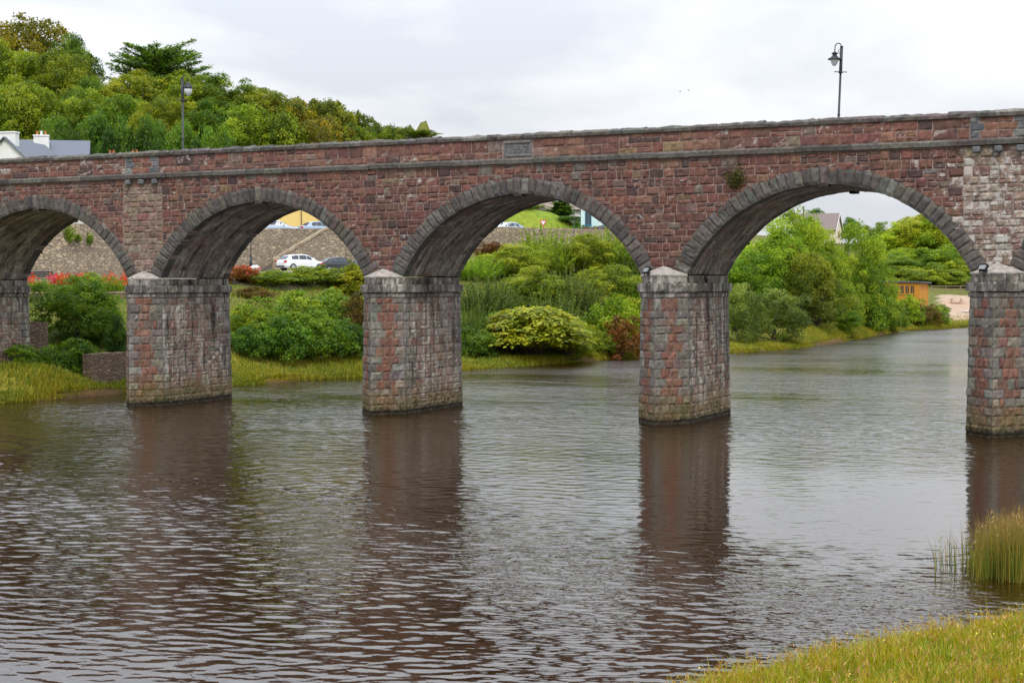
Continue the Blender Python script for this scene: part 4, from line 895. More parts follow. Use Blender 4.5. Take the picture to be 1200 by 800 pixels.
 (T, 'round_c', 1066, 296, 259, 66, 'distant yellow-green tree left of the tallest far tree', T, (1.35, 1.25, 1), 'trees on the far hill behind the cabin'),
 (T, 'broad_a', 1092, 298, 249, 92, 'tallest yellow-green tree on the far hill', T, (1.35, 1.25, 1), 'trees on the far hill behind the cabin'),
 (T, 'round_c', 1128, 292, 262, 76, 'far tree disappearing behind the rightmost pier', T, (1.35, 1.25, 1), 'trees on the far hill behind the cabin'),
 (T, 'broad_c', 1168, 296, 272, 70, 'far tree hidden behind the rightmost pier', T, (1.35, 1.25, 1), 'trees on the far hill behind the cabin'),
 (T, 'round_b', 1112, 272, 288, 76, 'green tree on the slope above the picnic table', T, (1.15, 1.12, .9), 'trees on the far hill behind the cabin'),
 (T, 'round_b', 1072, 274, 292, 76, 'green tree on the slope above the cabin roof', T, (1.15, 1.12, .9), 'trees on the far hill behind the cabin'),
 (T, 'round_b', 1040, 268, 300, 66, 'green tree behind the left end of the cabin roof', T, (1.15, 1.12, .9), 'trees on the far hill behind the cabin'),
 (T, 'gorse', 1092, 257, 316, 76, 'rounded olive bush tree right behind the cabin', T, (1.25, 1.25, 1), 'trees on the far hill behind the cabin'),
 (T, 'gorse', 1128, 256, 324, 70, 'olive bush tree behind the rail fence', T, (1.0, 1.1, 1), 'trees on the far hill behind the cabin'),
 (T, 'gorse', 1150, 254, 326, 40, 'olive bush tree behind the rail fence at the pier', T, (1.0, 1.1, 1), 'trees on the far hill behind the cabin'),
 (T, 'gorse', 1058, 263, 312, 66, 'low olive thicket tree behind the cabin roof', T, (1.25, 1.25, 1), 'trees on the far hill behind the cabin'),
 (T, 'gorse', 1116, 264, 306, 76, 'low thicket tree between the picnic table and the far hill trees', T, (1.25, 1.25, 1), 'trees on the far hill behind the cabin'),
 (T, 'round_b', 1140, 280, 280, 70, 'mid green far tree half cut by the rightmost pier', T, (1.35, 1.25, 1), 'trees on the far hill behind the cabin'),
 (T, 'broad_b', 955, 350, 246, 34, 'small treetop behind the ridge of the hill house', T, (.9, 1, 1), None),
 (T, 'broad_b', 994, 345, 256, 34, 'dark treetop on the skyline right of the pink gable', T, (.75, .9, .9), None),
]: plant(*row)

# stems and leaves of small wall plants
def tuft_plant(label, o, nrm, r, n, pal_, cat='wall plant', drop=.5, seed=1, ls=.12):
    q = np.random.default_rng(seed); o = np.asarray(o, float); mb = MB(); e = unit(q.normal(0, 1, (n, 3)) + np.asarray(nrm) * .9 + [0, 0, -drop]); rr = r * q.uniform(.15, 1, n) ** .7
    C = e * rr[:, None] * [1, .5, 1.1] + np.asarray(nrm) * .03; leaves(mb, C, unit(e + q.normal(0, .6, (n, 3)) + [0, 0, .4]), e + q.normal(0, .4, (n, 3)), ls * q.uniform(.6, 1.4, n), ls * .4, tones(q, q.uniform(0, 1, n), pal_))
    ob = mb.build('wall_plant', M_FOL); ob.location = o; return tag(ob, label, cat)
tuft_plant('fern tuft rooted in the wall above the fourth arch ring', onY(862, 206, -.05), (0, -1, 0), .5, 420, [(.05, .06, .01), (.10, .10, .015), (.13, .11, .03)], seed=4, ls=.14)
def on_wall(u, v):
    best = None
    for tt in np.linspace(118, 158, 400):
        p = at(u, v, tt)
        if wall_sd(p[None, :2])[0] > -.05: return p
    return p
for i, (u, v, r, lab) in enumerate([(82, 272, .85, 'largest hanging green plant on the high wall of the leftmost arch'), (93, 278, .42, 'small round plant between two larger ones on the high wall'), (105, 279, .55, 'hanging plant on the high wall near the arch ring')]):
    tuft_plant(lab, on_wall(u, v) - np.array([0, .1, 0]), (.42, -.9, 0), r, int(700 * r), G_MID, seed=10 + i, ls=.2)

# ------------------------------------------------------------------ grasses, flowers, reeds
def blades(mb, P, h, w, az, lean, col, tipcol=None):
    n = len(P); d = np.c_[np.cos(az), np.sin(az), np.zeros(n)]; s = np.c_[-np.sin(az), np.cos(az), np.zeros(n)] * (w * .5)[:, None]; u = np.array([0, 0, 1.0])
    m_ = P + d * (lean * .30 * h)[:, None] + u * (h * .55)[:, None]; tp = P + d * (lean * h)[:, None] + u * (h * np.sqrt(np.maximum(.15, 1 - lean ** 2 * .6)))[:, None]
    V = np.stack([P - s, P + s, m_ - s * .75, m_ + s * .75, tp], 1).reshape(-1, 3); b = np.arange(n)[:, None] * 5
    C = np.repeat(col, 5, 0)
    if tipcol is not None: C = C.reshape(n, 5, 4); C[:, 4] = tipcol; C = C.reshape(-1, 4)
    k0 = mb.n; mb.add(V, (b + [0, 1, 3, 2]), C); mb.f.append((b + [2, 3, 4]) + k0)
def scatter(q, x0, x1, y0, y1, n): return np.c_[q.uniform(x0, x1, n), q.uniform(y0, y1, n)]
G_GRASS = [(.07, .13, .005), (.19, .23, .006), (.33, .31, .008), (.40, .26, .015)]
q = np.random.default_rng(61)
P2 = scatter(q, 50, 66, -52, -28, 300000); d, ins = sdist(P2, RIVER)
upx = 600 + FPX * ((P2 - CAM[:2]) @ RT[:2]) / ((P2 - CAM[:2]) @ FW[:2]); tt_ = (P2 - CAM[:2]) @ FW[:2]
keep = (~ins) & (d > .02) & (tt_ > 14) & (upx < 1420) & (upx > 640); P2 = P2[keep]; d = d[keep]
z = ground_z(P2); clump = .5 + .5 * np.sin(P2[:, 0] * 2.1 + 1.3 * np.sin(P2[:, 1] * 1.7)) * np.sin(P2[:, 1] * 2.6 + np.sin(P2[:, 0] * 3.1)); n = len(P2)
mb = MB(); h = q.uniform(.12, .34, n) * (.65 + .6 * clump) * np.clip(.75 + d * .4, .6, 1.1) * np.where(q.random(n) < .06, 1.6, 1)
blades(mb, np.c_[P2, z - .03], h, q.uniform(.008, .018, n), q.uniform(0, 6.28, n), q.uniform(.1, .8, n), tones(q, np.clip(.22 + .42 * clump + q.normal(0, .18, n) + .25 * np.exp(-d / .5) + .3 * (np.sin(P2[:, 0] * 3.7 + 2 * np.sin(P2[:, 1] * 2.9)) > .72), 0, 1), G_GRASS))
kind(mb.build('bank_grass', M_GRASS), 'stuff', 'yellow-green meadow grass on the near river bank', 'grass')
k = q.choice(n, 2600, replace=False); mb = MB(); pk = P2[k]; zk = z[k]; hk = q.uniform(.26, .50, len(k)) * np.clip(.55 + d[k] * .6, .55, 1.15); az = q.uniform(0, 6.28, len(k)); ln_ = q.uniform(.05, .4, len(k))
blades(mb, np.c_[pk, zk - .02], hk, np.full(len(k), .012), az, ln_, tones(q, q.uniform(.5, 1, len(k)), G_GRASS))
tp = np.c_[pk, zk - .02] + np.c_[np.cos(az) * ln_ * hk, np.sin(az) * ln_ * hk, hk * np.sqrt(1 - ln_ ** 2 * .6)]
leaves(mb, np.repeat(tp, 3, 0) + q.normal(0, .02, (3 * len(k), 3)) - [0, 0, .04], unit(q.normal(0, 1, (3 * len(k), 3))), np.tile([0, 0, 1.0], (3 * len(k), 1)) + q.normal(0, .3, (3 * len(k), 3)), .09, .018, tones(q, q.uniform(0, 1, 3 * len(k)), [(.28, .15, .04), (.38, .24, .05), (.46, .32, .08)]))
kf = q.choice(n, 70, replace=False); leaves(mb, np.c_[P2[kf], z[kf] + q.uniform(.2, .4, 70)], unit(q.normal(0, .4, (70, 3)) + [0, -.5, 1]), q.normal(0, 1, (70, 3)),   .035, .03, np.tile([.75, .62, .06, 0], (70, 1)))
kind(mb.build('seed_heads', M_GRASS), 'stuff', 'straw seed heads and tiny yellow flowers above the near grass', 'grass')
# reeds in the water
n = 7000; q = np.random.default_rng(62); c0 = np.array(gxy(1200, 30.2)); P2 = c0 + np.c_[q.normal(0, 1, n), q.normal(0, 1, n)] @ np.diag([1.0, .8])
uq = 600 + FPX * ((P2 - CAM[:2]) @ RT[:2]) / ((P2 - CAM[:2]) @ FW[:2]); tq = (P2 - CAM[:2]) @ FW[:2]
mk = (uq > 1136 + 9 * np.sin(tq * 5) + q.exponential(34, n)) & (tq > 29.2 + .25 * np.sin(uq * .12) + q.exponential(.22, n)) & (tq < 32.4); P2 = P2[mk]; uq = uq[mk]
nsp = 60; PS = np.array([gxy(u_, t_) for u_, t_ in zip(q.uniform(1096, 1142, nsp) ** 1.0, q.uniform(30.3, 31.9, nsp))]); us = 600 + FPX * ((PS - CAM[:2]) @ RT[:2]) / ((PS - CAM[:2]) @ FW[:2])
PA = np.r_[P2, PS]; ua = np.r_[uq, us]; n = len(PA); h = q.uniform(.75, 1.22, n) * np.interp(ua, [1090, 1135, 1165, 1200], [.62, .72, 1.0, 1.08]); h[-nsp:] *= q.uniform(.7, 1.15, nsp)
mb = MB(); col = tones(q, np.clip(q.normal(.42, .25, n), 0, 1), [(.06, .10, .014), (.15, .18, .022), (.27, .22, .03), (.38, .23, .05)]); blades(mb, np.c_[PA, np.full(n, -.25)], h + .25, q.uniform(.010, .020, n), q.uniform(0, 6.28, n), np.abs(q.normal(0, .22, n)), col, np.array([.30, .19, .055, 0]))
kh = q.choice(n, 500, replace=False); leaves(mb, np.c_[PA[kh], h[kh] * .93] + q.normal(0, .03, (500, 3)), unit(q.normal(0, 1, (500, 3))), np.tile([.1, 0, 1.0], (500, 1)) + q.normal(0, .2, (500, 3)), .13, .02, tones(q, q.uniform(0, 1, 500), [(.22, .13, .05), (.34, .22, .08)]))
kind(mb.build('reeds', M_GRASS), 'stuff', 'ochre and green reed bed standing in the water at the right edge', 'reeds')
# far bank fringe
q = np.random.default_rng(63); LB = np.array(LEFT_BANK[2:18], float); L2 = resample(LB, .02); idx = q.integers(1, len(L2) - 1, 190000); tng = unit(L2[idx + 1] - L2[idx - 1]); nr = np.c_[-tng[:, 1], tng[:, 0]]
off = q.exponential(1.6, len(idx)) - .2; P2 = L2[idx] + nr * off[:, None] + q.normal(0, .08, (len(idx), 2)); d, ins = sdist(P2, RIVER); keep = ((~ins) | (d < .18)) & (off < 6); P2 = P2[keep]; d = d[keep]; n = len(P2)
z = np.maximum(ground_z(P2), .05); mb = MB(); cl = .5 + .5 * np.sin(P2[:, 1] * .8 + np.sin(P2[:, 0] * 1.1)) 
blades(mb, np.c_[P2, z - .05], q.uniform(.12, .34, n) * (.6 + .6 * cl), q.uniform(.03, .06, n), q.uniform(0, 6.28, n), q.uniform(.1, .8, n), tones(q, np.clip(.35 + .35 * cl * np.exp(-d / 2.5) + q.normal(0, .2, n), 0, 1), [(.07, .12, .008), (.18, .21, .010), (.30, .28, .015), (.33, .22, .03)]))
kind(mb.build('waterside_grass', M_GRASS), 'stuff', 'tawny grass fringe along the far waterline', 'grass')
# rough grass and weeds on the slopes
P2 = np.array([gxy(u_, t_) for u_, t_ in zip(q.uniform(-60, 760, 60000), q.uniform(76, 150, 60000))]); d, ins = sdist(P2, RIVER); s_ = wall_sd(P2); zz = ground_z(P2); keep = (~ins) & (s_ < -28) | ((~ins) & (s_ < -2) & (zz < 5.6)); P2 = P2[keep]; zz = zz[keep]; n = len(P2)
mb = MB(); blades(mb, np.c_[P2, zz - .05], q.uniform(.2, .5, n), q.uniform(.03, .07, n), q.uniform(0, 6.28, n), q.uniform(.1, .8, n), tones(q, q.uniform(0, 1, n), [(.05, .10, .008), (.11, .18, .012), (.19, .24, .014), (.26, .25, .018)]))
kind(mb.build('slope_grass', M_GRASS), 'stuff', 'tall green grass and weeds between the bushes on the far bank', 'grass')
# red montbretia bed
P2 = np.array([gxy(u_, t_) for u_, t_ in zip(q.uniform(-40, 156, 5200), q.uniform(101.5, 106.5, 5200))]); n = len(P2); zz = np.maximum(ground_z(P2), 5.2); mb = MB()
blades(mb, np.c_[P2, zz], q.uniform(.5, 1.0, n), q.uniform(.03, .06, n), q.uniform(0, 6.28, n), q.uniform(.1, .6, n), tones(q, q.uniform(0, 1, n), G_MID))
ub = 600 + FPX * ((P2 - CAM[:2]) @ RT[:2]) / ((P2 - CAM[:2]) @ FW[:2]); pk = np.sin(ub * .21) + np.sin(ub * .083 + 1) + q.normal(0, .6, n) > .6; PF = np.repeat(P2[pk], 2, 0); zf = np.repeat(zz[pk], 2); nf = len(PF)
fl = np.c_[PF + q.normal(0, .18, (nf, 2)), zf + q.uniform(.55, 1.12, nf)]; fu = np.repeat(ub[pk], 2); red = np.array([(.52, .035, .02, 0), (.56, .10, .02, 0), (.50, .06, .14, 0)])[np.where((np.sin(fu * .12 + 1) > .55) & (q.random(nf) < .7), 2, q.choice(2, nf, p=[.62, .38]))]
leaves(mb, fl, unit(q.normal(0, .7, (nf, 3)) + [.3, -.7, .6]), q.normal(0, 1, (nf, 3)), q.uniform(.12, .24, nf), q.uniform(.09, .16, nf), red)
P3 = np.array([gxy(u_, t_) for u_, t_ in zip(q.uniform(268, 306, 150), q.uniform(112, 114, 150))]); fl = np.c_[P3, np.full(150, 0.0)]; fl[:, 2] = [at(600, 318, 113)[2] + q.uniform(-.3, .5) for _ in range(150)]
leaves(mb, fl, unit(q.normal(0, .7, (150, 3)) + [.3, -.7, .6]), q.normal(0, 1, (150, 3)), .2, .14, np.tile([.55, .07, .02, 0], (150, 1)))
kind(mb.build('flower_bed', M_FOL), 'stuff', 'bed of red and orange montbretia in front of the high wall', 'flowers')
# ------------------------------------------------------------------ street lamps
def lamp(label, x, y, z, H, armyaw, tilt=0.0, style='bell', group=None, mat=None):
    o = thing('street_lamp', label, 'street lamp', (x, y, z), armyaw, group); o.rotation_euler = (0, 0, armyaw)
    o.rotation_mode = 'XYZ'; o.rotation_euler = Matrix.Rotation(tilt, 4, Vector(-RT)).to_3x3().to_4x4().to_euler() if False else (0, 0, armyaw)
    mat = mat or M_IRON; S_ = 1.0
    T_ = Matrix.Rotation(tilt, 4, 'Y')
    m1 = MB(); tube(m1, [(0, 0, -.05), (0, 0, 1.2)], [.11, .10], 12); tube(m1, [(0, 0, 1.2), (0, 0, 1.26), (0, 0, H - 1.02)], [.075, .048, .045], 10); lathe(m1, [(.10, 0), (.10, .08), (.075, .16)], 12, (0, 0, .0)); lathe(m1, [(.06, 0), (.062, .05)], 12, (0, 0, 1.75), )
    p1 = m1.build('shaft', M_GREYPOST if style != 'bell' else mat, o, True)
    m1 = MB(); tube(m1, [(0, 0, H - 1.06), (0, 0, H - 1.0), (0, 0, H)], [.05, .068, .062], 10); lathe(m1, [(.085, 0), (.095, .03), (.085, .07)], 12, (0, 0, H - 1.07)); lathe(m1, [(.07, 0), (.07, .03), (.02, .05)], 10, (0, 0, H - .005)); p2 = m1.build('upper_shaft', mat, o, True)
    m1 = MB(); tube(m1, [(-.24, .0, H - 1.02), (.24, .0, H - 1.02)], .018, 6); tube(m1, [(-.25, 0, H - 1.02), (-.22, 0, H - 1.02)], .03, 6); tube(m1, [(.22, 0, H - 1.02), (.25, 0, H - 1.02)], .03, 6); p3 = m1.build('ladder_bar', mat, o)
    a_ = .27; m1 = MB(); th = np.linspace(-.15, math.pi, 14); tube(m1, [(.01, 0, H - .40), (.02, 0, H - .12)] + [(a_ / 2 - a_ / 2 * math.cos(t_), 0, H - .02 + .17 * math.sin(t_)) for t_ in th[2:]] + [(a_, 0, H - .20)], .021, 7); tube(m1, [(.05, 0, H - .3), (.11, 0, H - .22), (.12, 0, H - .12), (.08, 0, H - .1)], .014, 6); p4 = m1.build('arm', mat, o, True)
    zt = H - .20; hd = bpy.data.objects.new('lantern', None)
    m1 = MB()
    if style == 'bell': lathe(m1, [(.03, .02), (.05, -.03), (.13, -.05), (.13, -.09), (.075, -.13), (.11, -.17), (.17, -.235), (.275, -.30), (.285, -.325), (.24, -.325), (.16, -.27), (.02, -.2)][::-1], 20, (a_, 0, zt))
    else: lathe(m1, [(.02, .03), (.05, -.02), (.12, -.05), (.13, -.10), (.20, -.16), (.225, -.25), (.225, -.28), (.18, -.28), (.02, -.2)][::-1], 20, (a_, 0, zt))
    hd = m1.build('lantern', mat, o, True)
    m1 = MB()
    if style == 'bell': lathe(m1, [(.165, -.31), (.165, -.36), (.145, -.44), (.10, -.53), (.05, -.58), (.0, -.59)][::-1], 18, (a_, 0, zt))
    else: lathe(m1, [(.185, -.275), (.20, -.33), (.17, -.46), (.09, -.60), (.0, -.63)][::-1], 18, (a_, 0, zt))
    m1.build('glass_bowl', M_GLASS, hd, True)
    o.rotation_euler = (Matrix.Rotation(tilt, 3, 'X') @ Matrix.Rotation(armyaw, 3, 'Z')).to_euler() if False else o.rotation_euler
    if tilt:
        Rm = Matrix.Rotation(tilt, 4, Vector((-FW[0], -FW[1], 0)).normalized()); o.rotation_euler = (Rm @ Matrix.Rotation(armyaw, 4, 'Z')).to_euler()
    return o
def on_bridge(u, v, y): return onY(u, v, y)
pb = on_bridge(981, 136, 4.55); ptp = on_bridge(985, 55, 4.55)
lamp('black gooseneck lamp standing alone against the sky on the right part of the bridge', pb[0], 4.55, 10.8, ptp[2] - 10.8, YAW + math.pi, R(-2.2), 'bell', 'lamps on the bridge')
pb = on_bridge(214.5, 172, 1.0); ptp = on_bridge(214, 92, 1.0)
lamp('grey-shafted gooseneck lamp in front of the wooded hill on the left part of the bridge', pb[0], 1.0, 10.8, ptp[2] - 10.8, YAW, 0, 'lantern', 'lamps on the bridge')
x, y = gxy(295, 121.5); lamp('black lamp post rising out of the red fuchsia below the retaining wall', x, y, gz(x, y), 4.9, YAW, 0, 'bell', 'lamp posts on the far bank')
x, y = gxy(673, 162.5); lamp('thin black lamp post in front of the pinkish rubble wall in the third arch', x, y, gz(x, y), 6.4, YAW, 0, 'bell', 'lamp posts on the far bank')
# small floodlights on the pier ledges
M_LAMPGL = flat_mat('floodlight_glass', (.30, .31, .32), .1, .1, spec=.7)
def flood(label, loc, yaw, s=1.0):
    o = thing('floodlight', label, 'floodlight', loc, yaw, 'floodlights on the pier ledges'); o.scale = (s, s, s)
    T_ = Matrix.Rotation(R(-38), 4, 'X')
    def TM(v): return np.array([(T_ @ Vector(q)) + Vector((0, 0, .19)) for q in v])
    m1 = MB(); bbox(m1, (-.17, -.07, -.12), (.17, .09, .12), .03, M=TM); bbox(m1, (-.19, -.10, .12), (.19, .09, .15), .01, M=TM); m1.build('housing', M_IRON, o)
    m1 = MB(); box(m1, (-.15, -.075, -.10), (.15, -.072, .10), M=TM); m1.build('lens', M_LAMPGL, o)
    m1 = MB(); box(m1, (-.2, -.02, 0), (-.18, .02, .2)); box(m1, (.18, -.02, 0), (.2, .02, .2)); box(m1, (-.2, -.03, 0), (.2, .03, .015)); m1.build('bracket', M_IRON, o); return o
for k, lab in ((1, 'leftmost'), (2, 'second'), (3, 'third')):
    flood('black floodlight tilted up under the vault on the right ledge of the %s full pier' % {'leftmost': 'first', 'second': 'second', 'third': 'third'}[lab], (k * SP + 1.02, 2.3, 5.665), R(120), .8)
flood('black floodlight in front of the pale cap of the third full pier', (3 * SP - .52, -.62, 5.975), R(-35), .95)
flood('black floodlight in front of the pale cap of the rightmost pier', (4 * SP - .42, -.72, 5.975), R(-35), .95)

# ------------------------------------------------------------------ cars
M_TYRE = flat_mat('tyre', (.02, .02, .02), .8, .2); M_RIM = flat_mat('alloy_rim', (.5, .5, .52), .35, .1, metal=.6)
M_TAIL = flat_mat('tail_light', (.55, .02, .03), .2, .05); M_HEAD = flat_mat('headlight', (.75, .78, .8), .15, .05); M_PLATE = flat_mat('number_plate', (.75, .75, .72), .5, .05)
def car(name, label, u, tt, yaw, paint, sedan=False, z=None, tall=1.0):
    x, y = gxy(u, tt); z = gz(x, y) if z is None else z; o = thing(name, label, 'car', (x, y, z), yaw, 'cars by the retaining walls')
    M_P = flat_mat('car_paint', paint, .25, .03, 1, spec=.6, coat=.6)
    B = [(-2.14, .42, .72, .66), (-2.08, .30, .92, .80), (-1.85, .24, .98, .86), (-.8, .20, .97, .88), (.6, .20, .95, .88), (1.15, .22, .89, .87), (1.7, .25, .79, .83), (2.02, .30, .68, .73), (2.13, .40, .58, .60)]
    m1 = MB(); V = []; n = 10
    for xx, zb, zt, hw in B:
        h_ = [(hw * .9, zb), (hw, zb + .16), (hw, zt - .2), (hw * .95, zt - .03), (hw * .6, zt + .02)]
        V += [(xx, yy, zz) for yy, zz in h_] + [(xx, -yy, zz) for yy, zz in h_[::-1]]
    F = [[i * n + a, i * n + (a + 1) % n, (i + 1) * n + (a + 1) % n, (i + 1) * n + a] for i in range(len(B) - 1) for a in range(n)] + [list(range(n))[::-1], [(len(B) - 1) * n + a for a in range(n)]]
    m1.add(V, F)
    CB = [(-1.98, .94, .76, .95, .74), (-1.50, .96, .79, 1.33, .60), (-1.0, .97, .80, 1.42, .63), (-.2, .96, .80, 1.45, .635), (.30, .95, .79, 1.39, .62), (1.18, .885, .76, .90, .72)]
    if sedan: CB[0] = (-1.55, .96, .77, .97, .74); CB[1] = (-1.05, .97, .79, 1.34, .62); CB[2] = (-.6, .97, .8, 1.43, .64)
    CB = [(a, b, c, b + (d_ - b) * tall, e) for a, b, c, d_, e in CB]
    V = []
    for xx, zb, hb, zr, hr in CB: V += [(xx, hb, zb - .05), (xx, hr, zr - .035), (xx, hr * .7, zr), (xx, -hr * .7, zr), (xx, -hr, zr - .035), (xx, -hb, zb - .05)]
    F = [[i * 6 + a, (i + 1) * 6 + a, (i + 1) * 6 + a + 1, i * 6 + a + 1] for i in range(len(CB) - 1) for a in range(5)] + [[0, 1, 2, 3, 4, 5], [30, 31, 32, 33, 34, 35][::-1]]
    m1.add(V, F); m1.build('body', M_P, o)
    def pt(i, f_, g, s): 
        q0, q1 = CB[i], CB[i + 1]; L_ = lambda a, b: a + (b - a) * f_
        xx, zb, hb, zr, hr = [L_(q0[j], q1[j]) for j in range(5)]
        return (xx, s * (hb + (hr - hb) * g + .012), zb + .0 + (zr - .035 - zb) * g)
    for s in (1, -1):
        m1 = MB()
        for (i0, f0, i1, f1) in ((1, .25, 2, .35), (2, .45, 3, .55), (3, .65, 4, .35)):
            seq = [(i0, f0)] + [(k_, 0.0) for k_ in range(i0 + 1, i1 + 1)] + [(i1, f1)]
            for (a, fa), (b, fb) in zip(seq[:-1], seq[1:]):
                if (a, fa) == (b, fb): continue
                g1 = .86 if not (i1 == 4 and (b, fb) == (4, f1)) else .80
                m1.add([pt(a, fa, .06, s), pt(b, fb, .06, s), pt(b, fb, g1, s), pt(a, fa, .86, s)], [[0, 1, 2, 3]])
        m1.build('side_window', M_WINDOW, o)
    for nm, (i, j) in (('rear_window', (0, 1)), ('windscreen', (5, 4))):
        a, b = CB[i], CB[j]; k_ = -1 if nm == 'rear_window' else 1; m1 = MB(); q0 = [a[0] + (b[0] - a[0]) * f_ for f_ in (.1, .88)]; 
        zz = [a[3] + (b[3] - a[3]) * f_ for f_ in (.1, .88)]; hh = [(a[4] + (b[4] - a[4]) * f_) * .93 for f_ in (.1, .88)]
        m1.add([(q0[0] + k_ * .02, -hh[0], zz[0] + .012), (q0[0] + k_ * .02, hh[0], zz[0] + .012), (q0[1] + k_ * .02, hh[1], zz[1] + .012), (q0[1] + k_ * .02, -hh[1], zz[1] + .012)], [[0, 1, 2, 3]]); m1.build(nm, M_WINDOW, o)
    for s in (1, -1):
        m1 = MB(); bbox(m1, (-2.13, s * .72 - .13, .68), (-1.90, s * .72 + .13, .90), .04); m1.build('tail_light', M_TAIL, o)
        m1 = MB(); bbox(m1, (1.80, s * .62 - .15, .60), (2.08, s * .62 + .13, .74), .04); m1.build('headlight', M_HEAD, o)
        for xx in (-1.32, 1.30):
            m1 = MB(); tube(m1, [(xx, s * .66, .31), (xx, s * .89, .31)], .315, 20); w_ = m1.build('wheel', M_TYRE, o)
            m1 = MB(); tube(m1, [(xx, s * .88, .31), (xx, s * .905, .31)], .20, 14); m1.build('rim', M_RIM, w_)
        m1 = MB(); bbox(m1, (.62, s * .96 - .09, .96), (.78, s * .96 + .09, 1.10), .03); m1.build('wing_mirror', M_P, o)
    m1 = MB(); box(m1, (-2.155, -.26, .50), (-2.135, .26, .61)); m1.build('number_plate', M_PLATE, o)
    m1 = MB(); bbox(m1, (-2.165, -.68, .30), (-2.02, .68, .46), .04); m1.build('bumper', M_DARK, o)
    return o
hd_ = YAW + R(38)
car('parked_car', 'white hatchback parked tail-on in front of the stair wall', 354, 139, hd_, (.80, .80, .80))
car('parked_car', 'black car parked to the right of the white hatchback', 398, 141, hd_ - R(8), (.014, .016, .02), True)
car('parked_car', 'slate blue car peeping out beside the black car under the arch ring', 421, 146.0, hd_, (.12, .16, .22))
car('parked_car', 'pale blue-silver car on top of the wall, left of the yellow house front', 326, 157, YAW + R(6), (.42, .48, .58), z=10.72)
car('parked_car', 'silver-blue car on top of the wall at the head of the steps', 374, 160, YAW + R(28), (.34, .42, .52), True, z=10.72)
car('parked_car', 'light blue car whose roof shows over the pinkish wall below the grass slope', 602, 172, YAW + R(4), (.32, .46, .60), z=11.05)

# ------------------------------------------------------------------ houses
def window(par, w, h, M, x, y, z, n=2, fm=None):
    """window facing -y in the wall's frame: frame (part of par) with glass as its child"""
    m1 = MB(); e = .07
    for a, b in (((x - w / 2, y - .05, z), (x - w / 2 + e, y + .04, z + h)), ((x + w / 2 - e, y - .05, z), (x + w / 2, y + .04, z + h)), ((x - w / 2 + e, y - .048, z + h - e), (x + w / 2 - e, y + .04, z + h)), ((x - w / 2 - .06, y - .10, z - .08), (x + w / 2 + .06, y + .04, z - .002)), ((x - w / 2 + e, y - .046, z), (x + w / 2 - e, y + .04, z + e)), ((x - .025, y - .045, z + e), (x + .025, y + .03, z + h - e))): box(m1, a, b, M=M)
    f_ = m1.build('window', fm or M_TRIMW, par); m2 = MB(); box(m2, (x - w / 2 + e, y - .012, z + e), (x + w / 2 - e, y + .02, z + h - e), M=M); m2.build('pane', M_WINDOW, f_)
def ident(v): return np.asarray(v, float)
def rotM(a, o=(0, 0, 0)): return frame_at(o, a)
def house(label, loc, yaw, Lx, Wy, eave, ridge, wall_m, roof_m, name='house', oh=.3, gable_trim=None):
    """long axis x from 0 to Lx, front at y=0 facing -y, ridge along x"""
    o = thing(name, label, 'house', loc, yaw)
    m1 = MB(); v = [(0, 0, -1), (Lx, 0, -1), (Lx, Wy, -1), (0, Wy, -1), (0, 0, eave), (Lx, 0, eave), (Lx, Wy, eave), (0, Wy, eave), (0, Wy / 2, ridge - .06), (Lx, Wy / 2, ridge - .06)]
    m1.add(v, [[0, 1, 5, 4], [2, 3, 7, 6], [1, 2, 6, 9, 5], [3, 0, 4, 8, 7], [4, 5, 9, 8], [6, 7, 8, 9], [3, 2, 1, 0]]); m1.build('wall', wall_m, o)
    sl = (ridge - eave) / (Wy / 2); yo = oh; zo = eave - sl * yo; th = .14
    m1 = MB()
    for s in (0, 1):
        ya, yb = (-yo, Wy / 2) if s == 0 else (Wy + yo, Wy / 2)
        P_ = [(-oh, ya, zo), (Lx + oh, ya, zo), (Lx + oh, yb, ridge), (-oh, yb, ridge)]
        m1.add(P_ + [(a, b, c + th) for a, b, c in P_], [[0, 3, 2, 1], [4, 5, 6, 7], [0, 1, 5, 4], [1, 2, 6, 5], [2, 3, 7, 6], [3, 0, 4, 7]])
    rf = m1.build('roof', roof_m, o)
    m1 = MB(); tube(m1, [(-oh, -yo - .06, zo + .02), (Lx + oh, -yo - .06, zo + .02)], .07, 8); m1.build('gutter', M_DARK, o)
    return o, rf
def chimney(par, x, y, z0, z1, w, d, mat, pots, potm):
    m1 = MB(); bbox(m1, (x - w / 2, y - d / 2, z0), (x + w / 2, y + d / 2, z1 - .16), .02); bbox(m1, (x - w / 2 - .07, y - d / 2 - .07, z1 - .16), (x + w / 2 + .07, y + d / 2 + .07, z1), .03); c = m1.build('chimney', mat, par)
    for i in range(pots):
        m1 = MB(); xx = x + (i - (pots - 1) / 2) * w / max(pots, 1) * .8; lathe(m1, [(.15, 0), (.12, .1), (.11, .38), (.14, .42), (.14, .46), (.02, .46)], 12, (xx, y, z1 - .01)); m1.build('chimney_pot', potm[i % len(potm)], c)
    return c
P3 = lambda u, tt, z: (*gxy(u, tt), z)
def zv(v, tt, u=600): return at(u, v, tt)[2]
# white gable house with chimney at the far left, slate house beside it
tB = 157.0; zB = 10.9; uB = 8
o, rf = house('white gabled house with a broad white chimney at the left edge of the photo', P3(-22, tB, zB), YAW + R(90) - R(8), 9, 6.6, zv(196, tB) - zB, zv(160, tB) - zB, M_WHITE, M_SLATE)
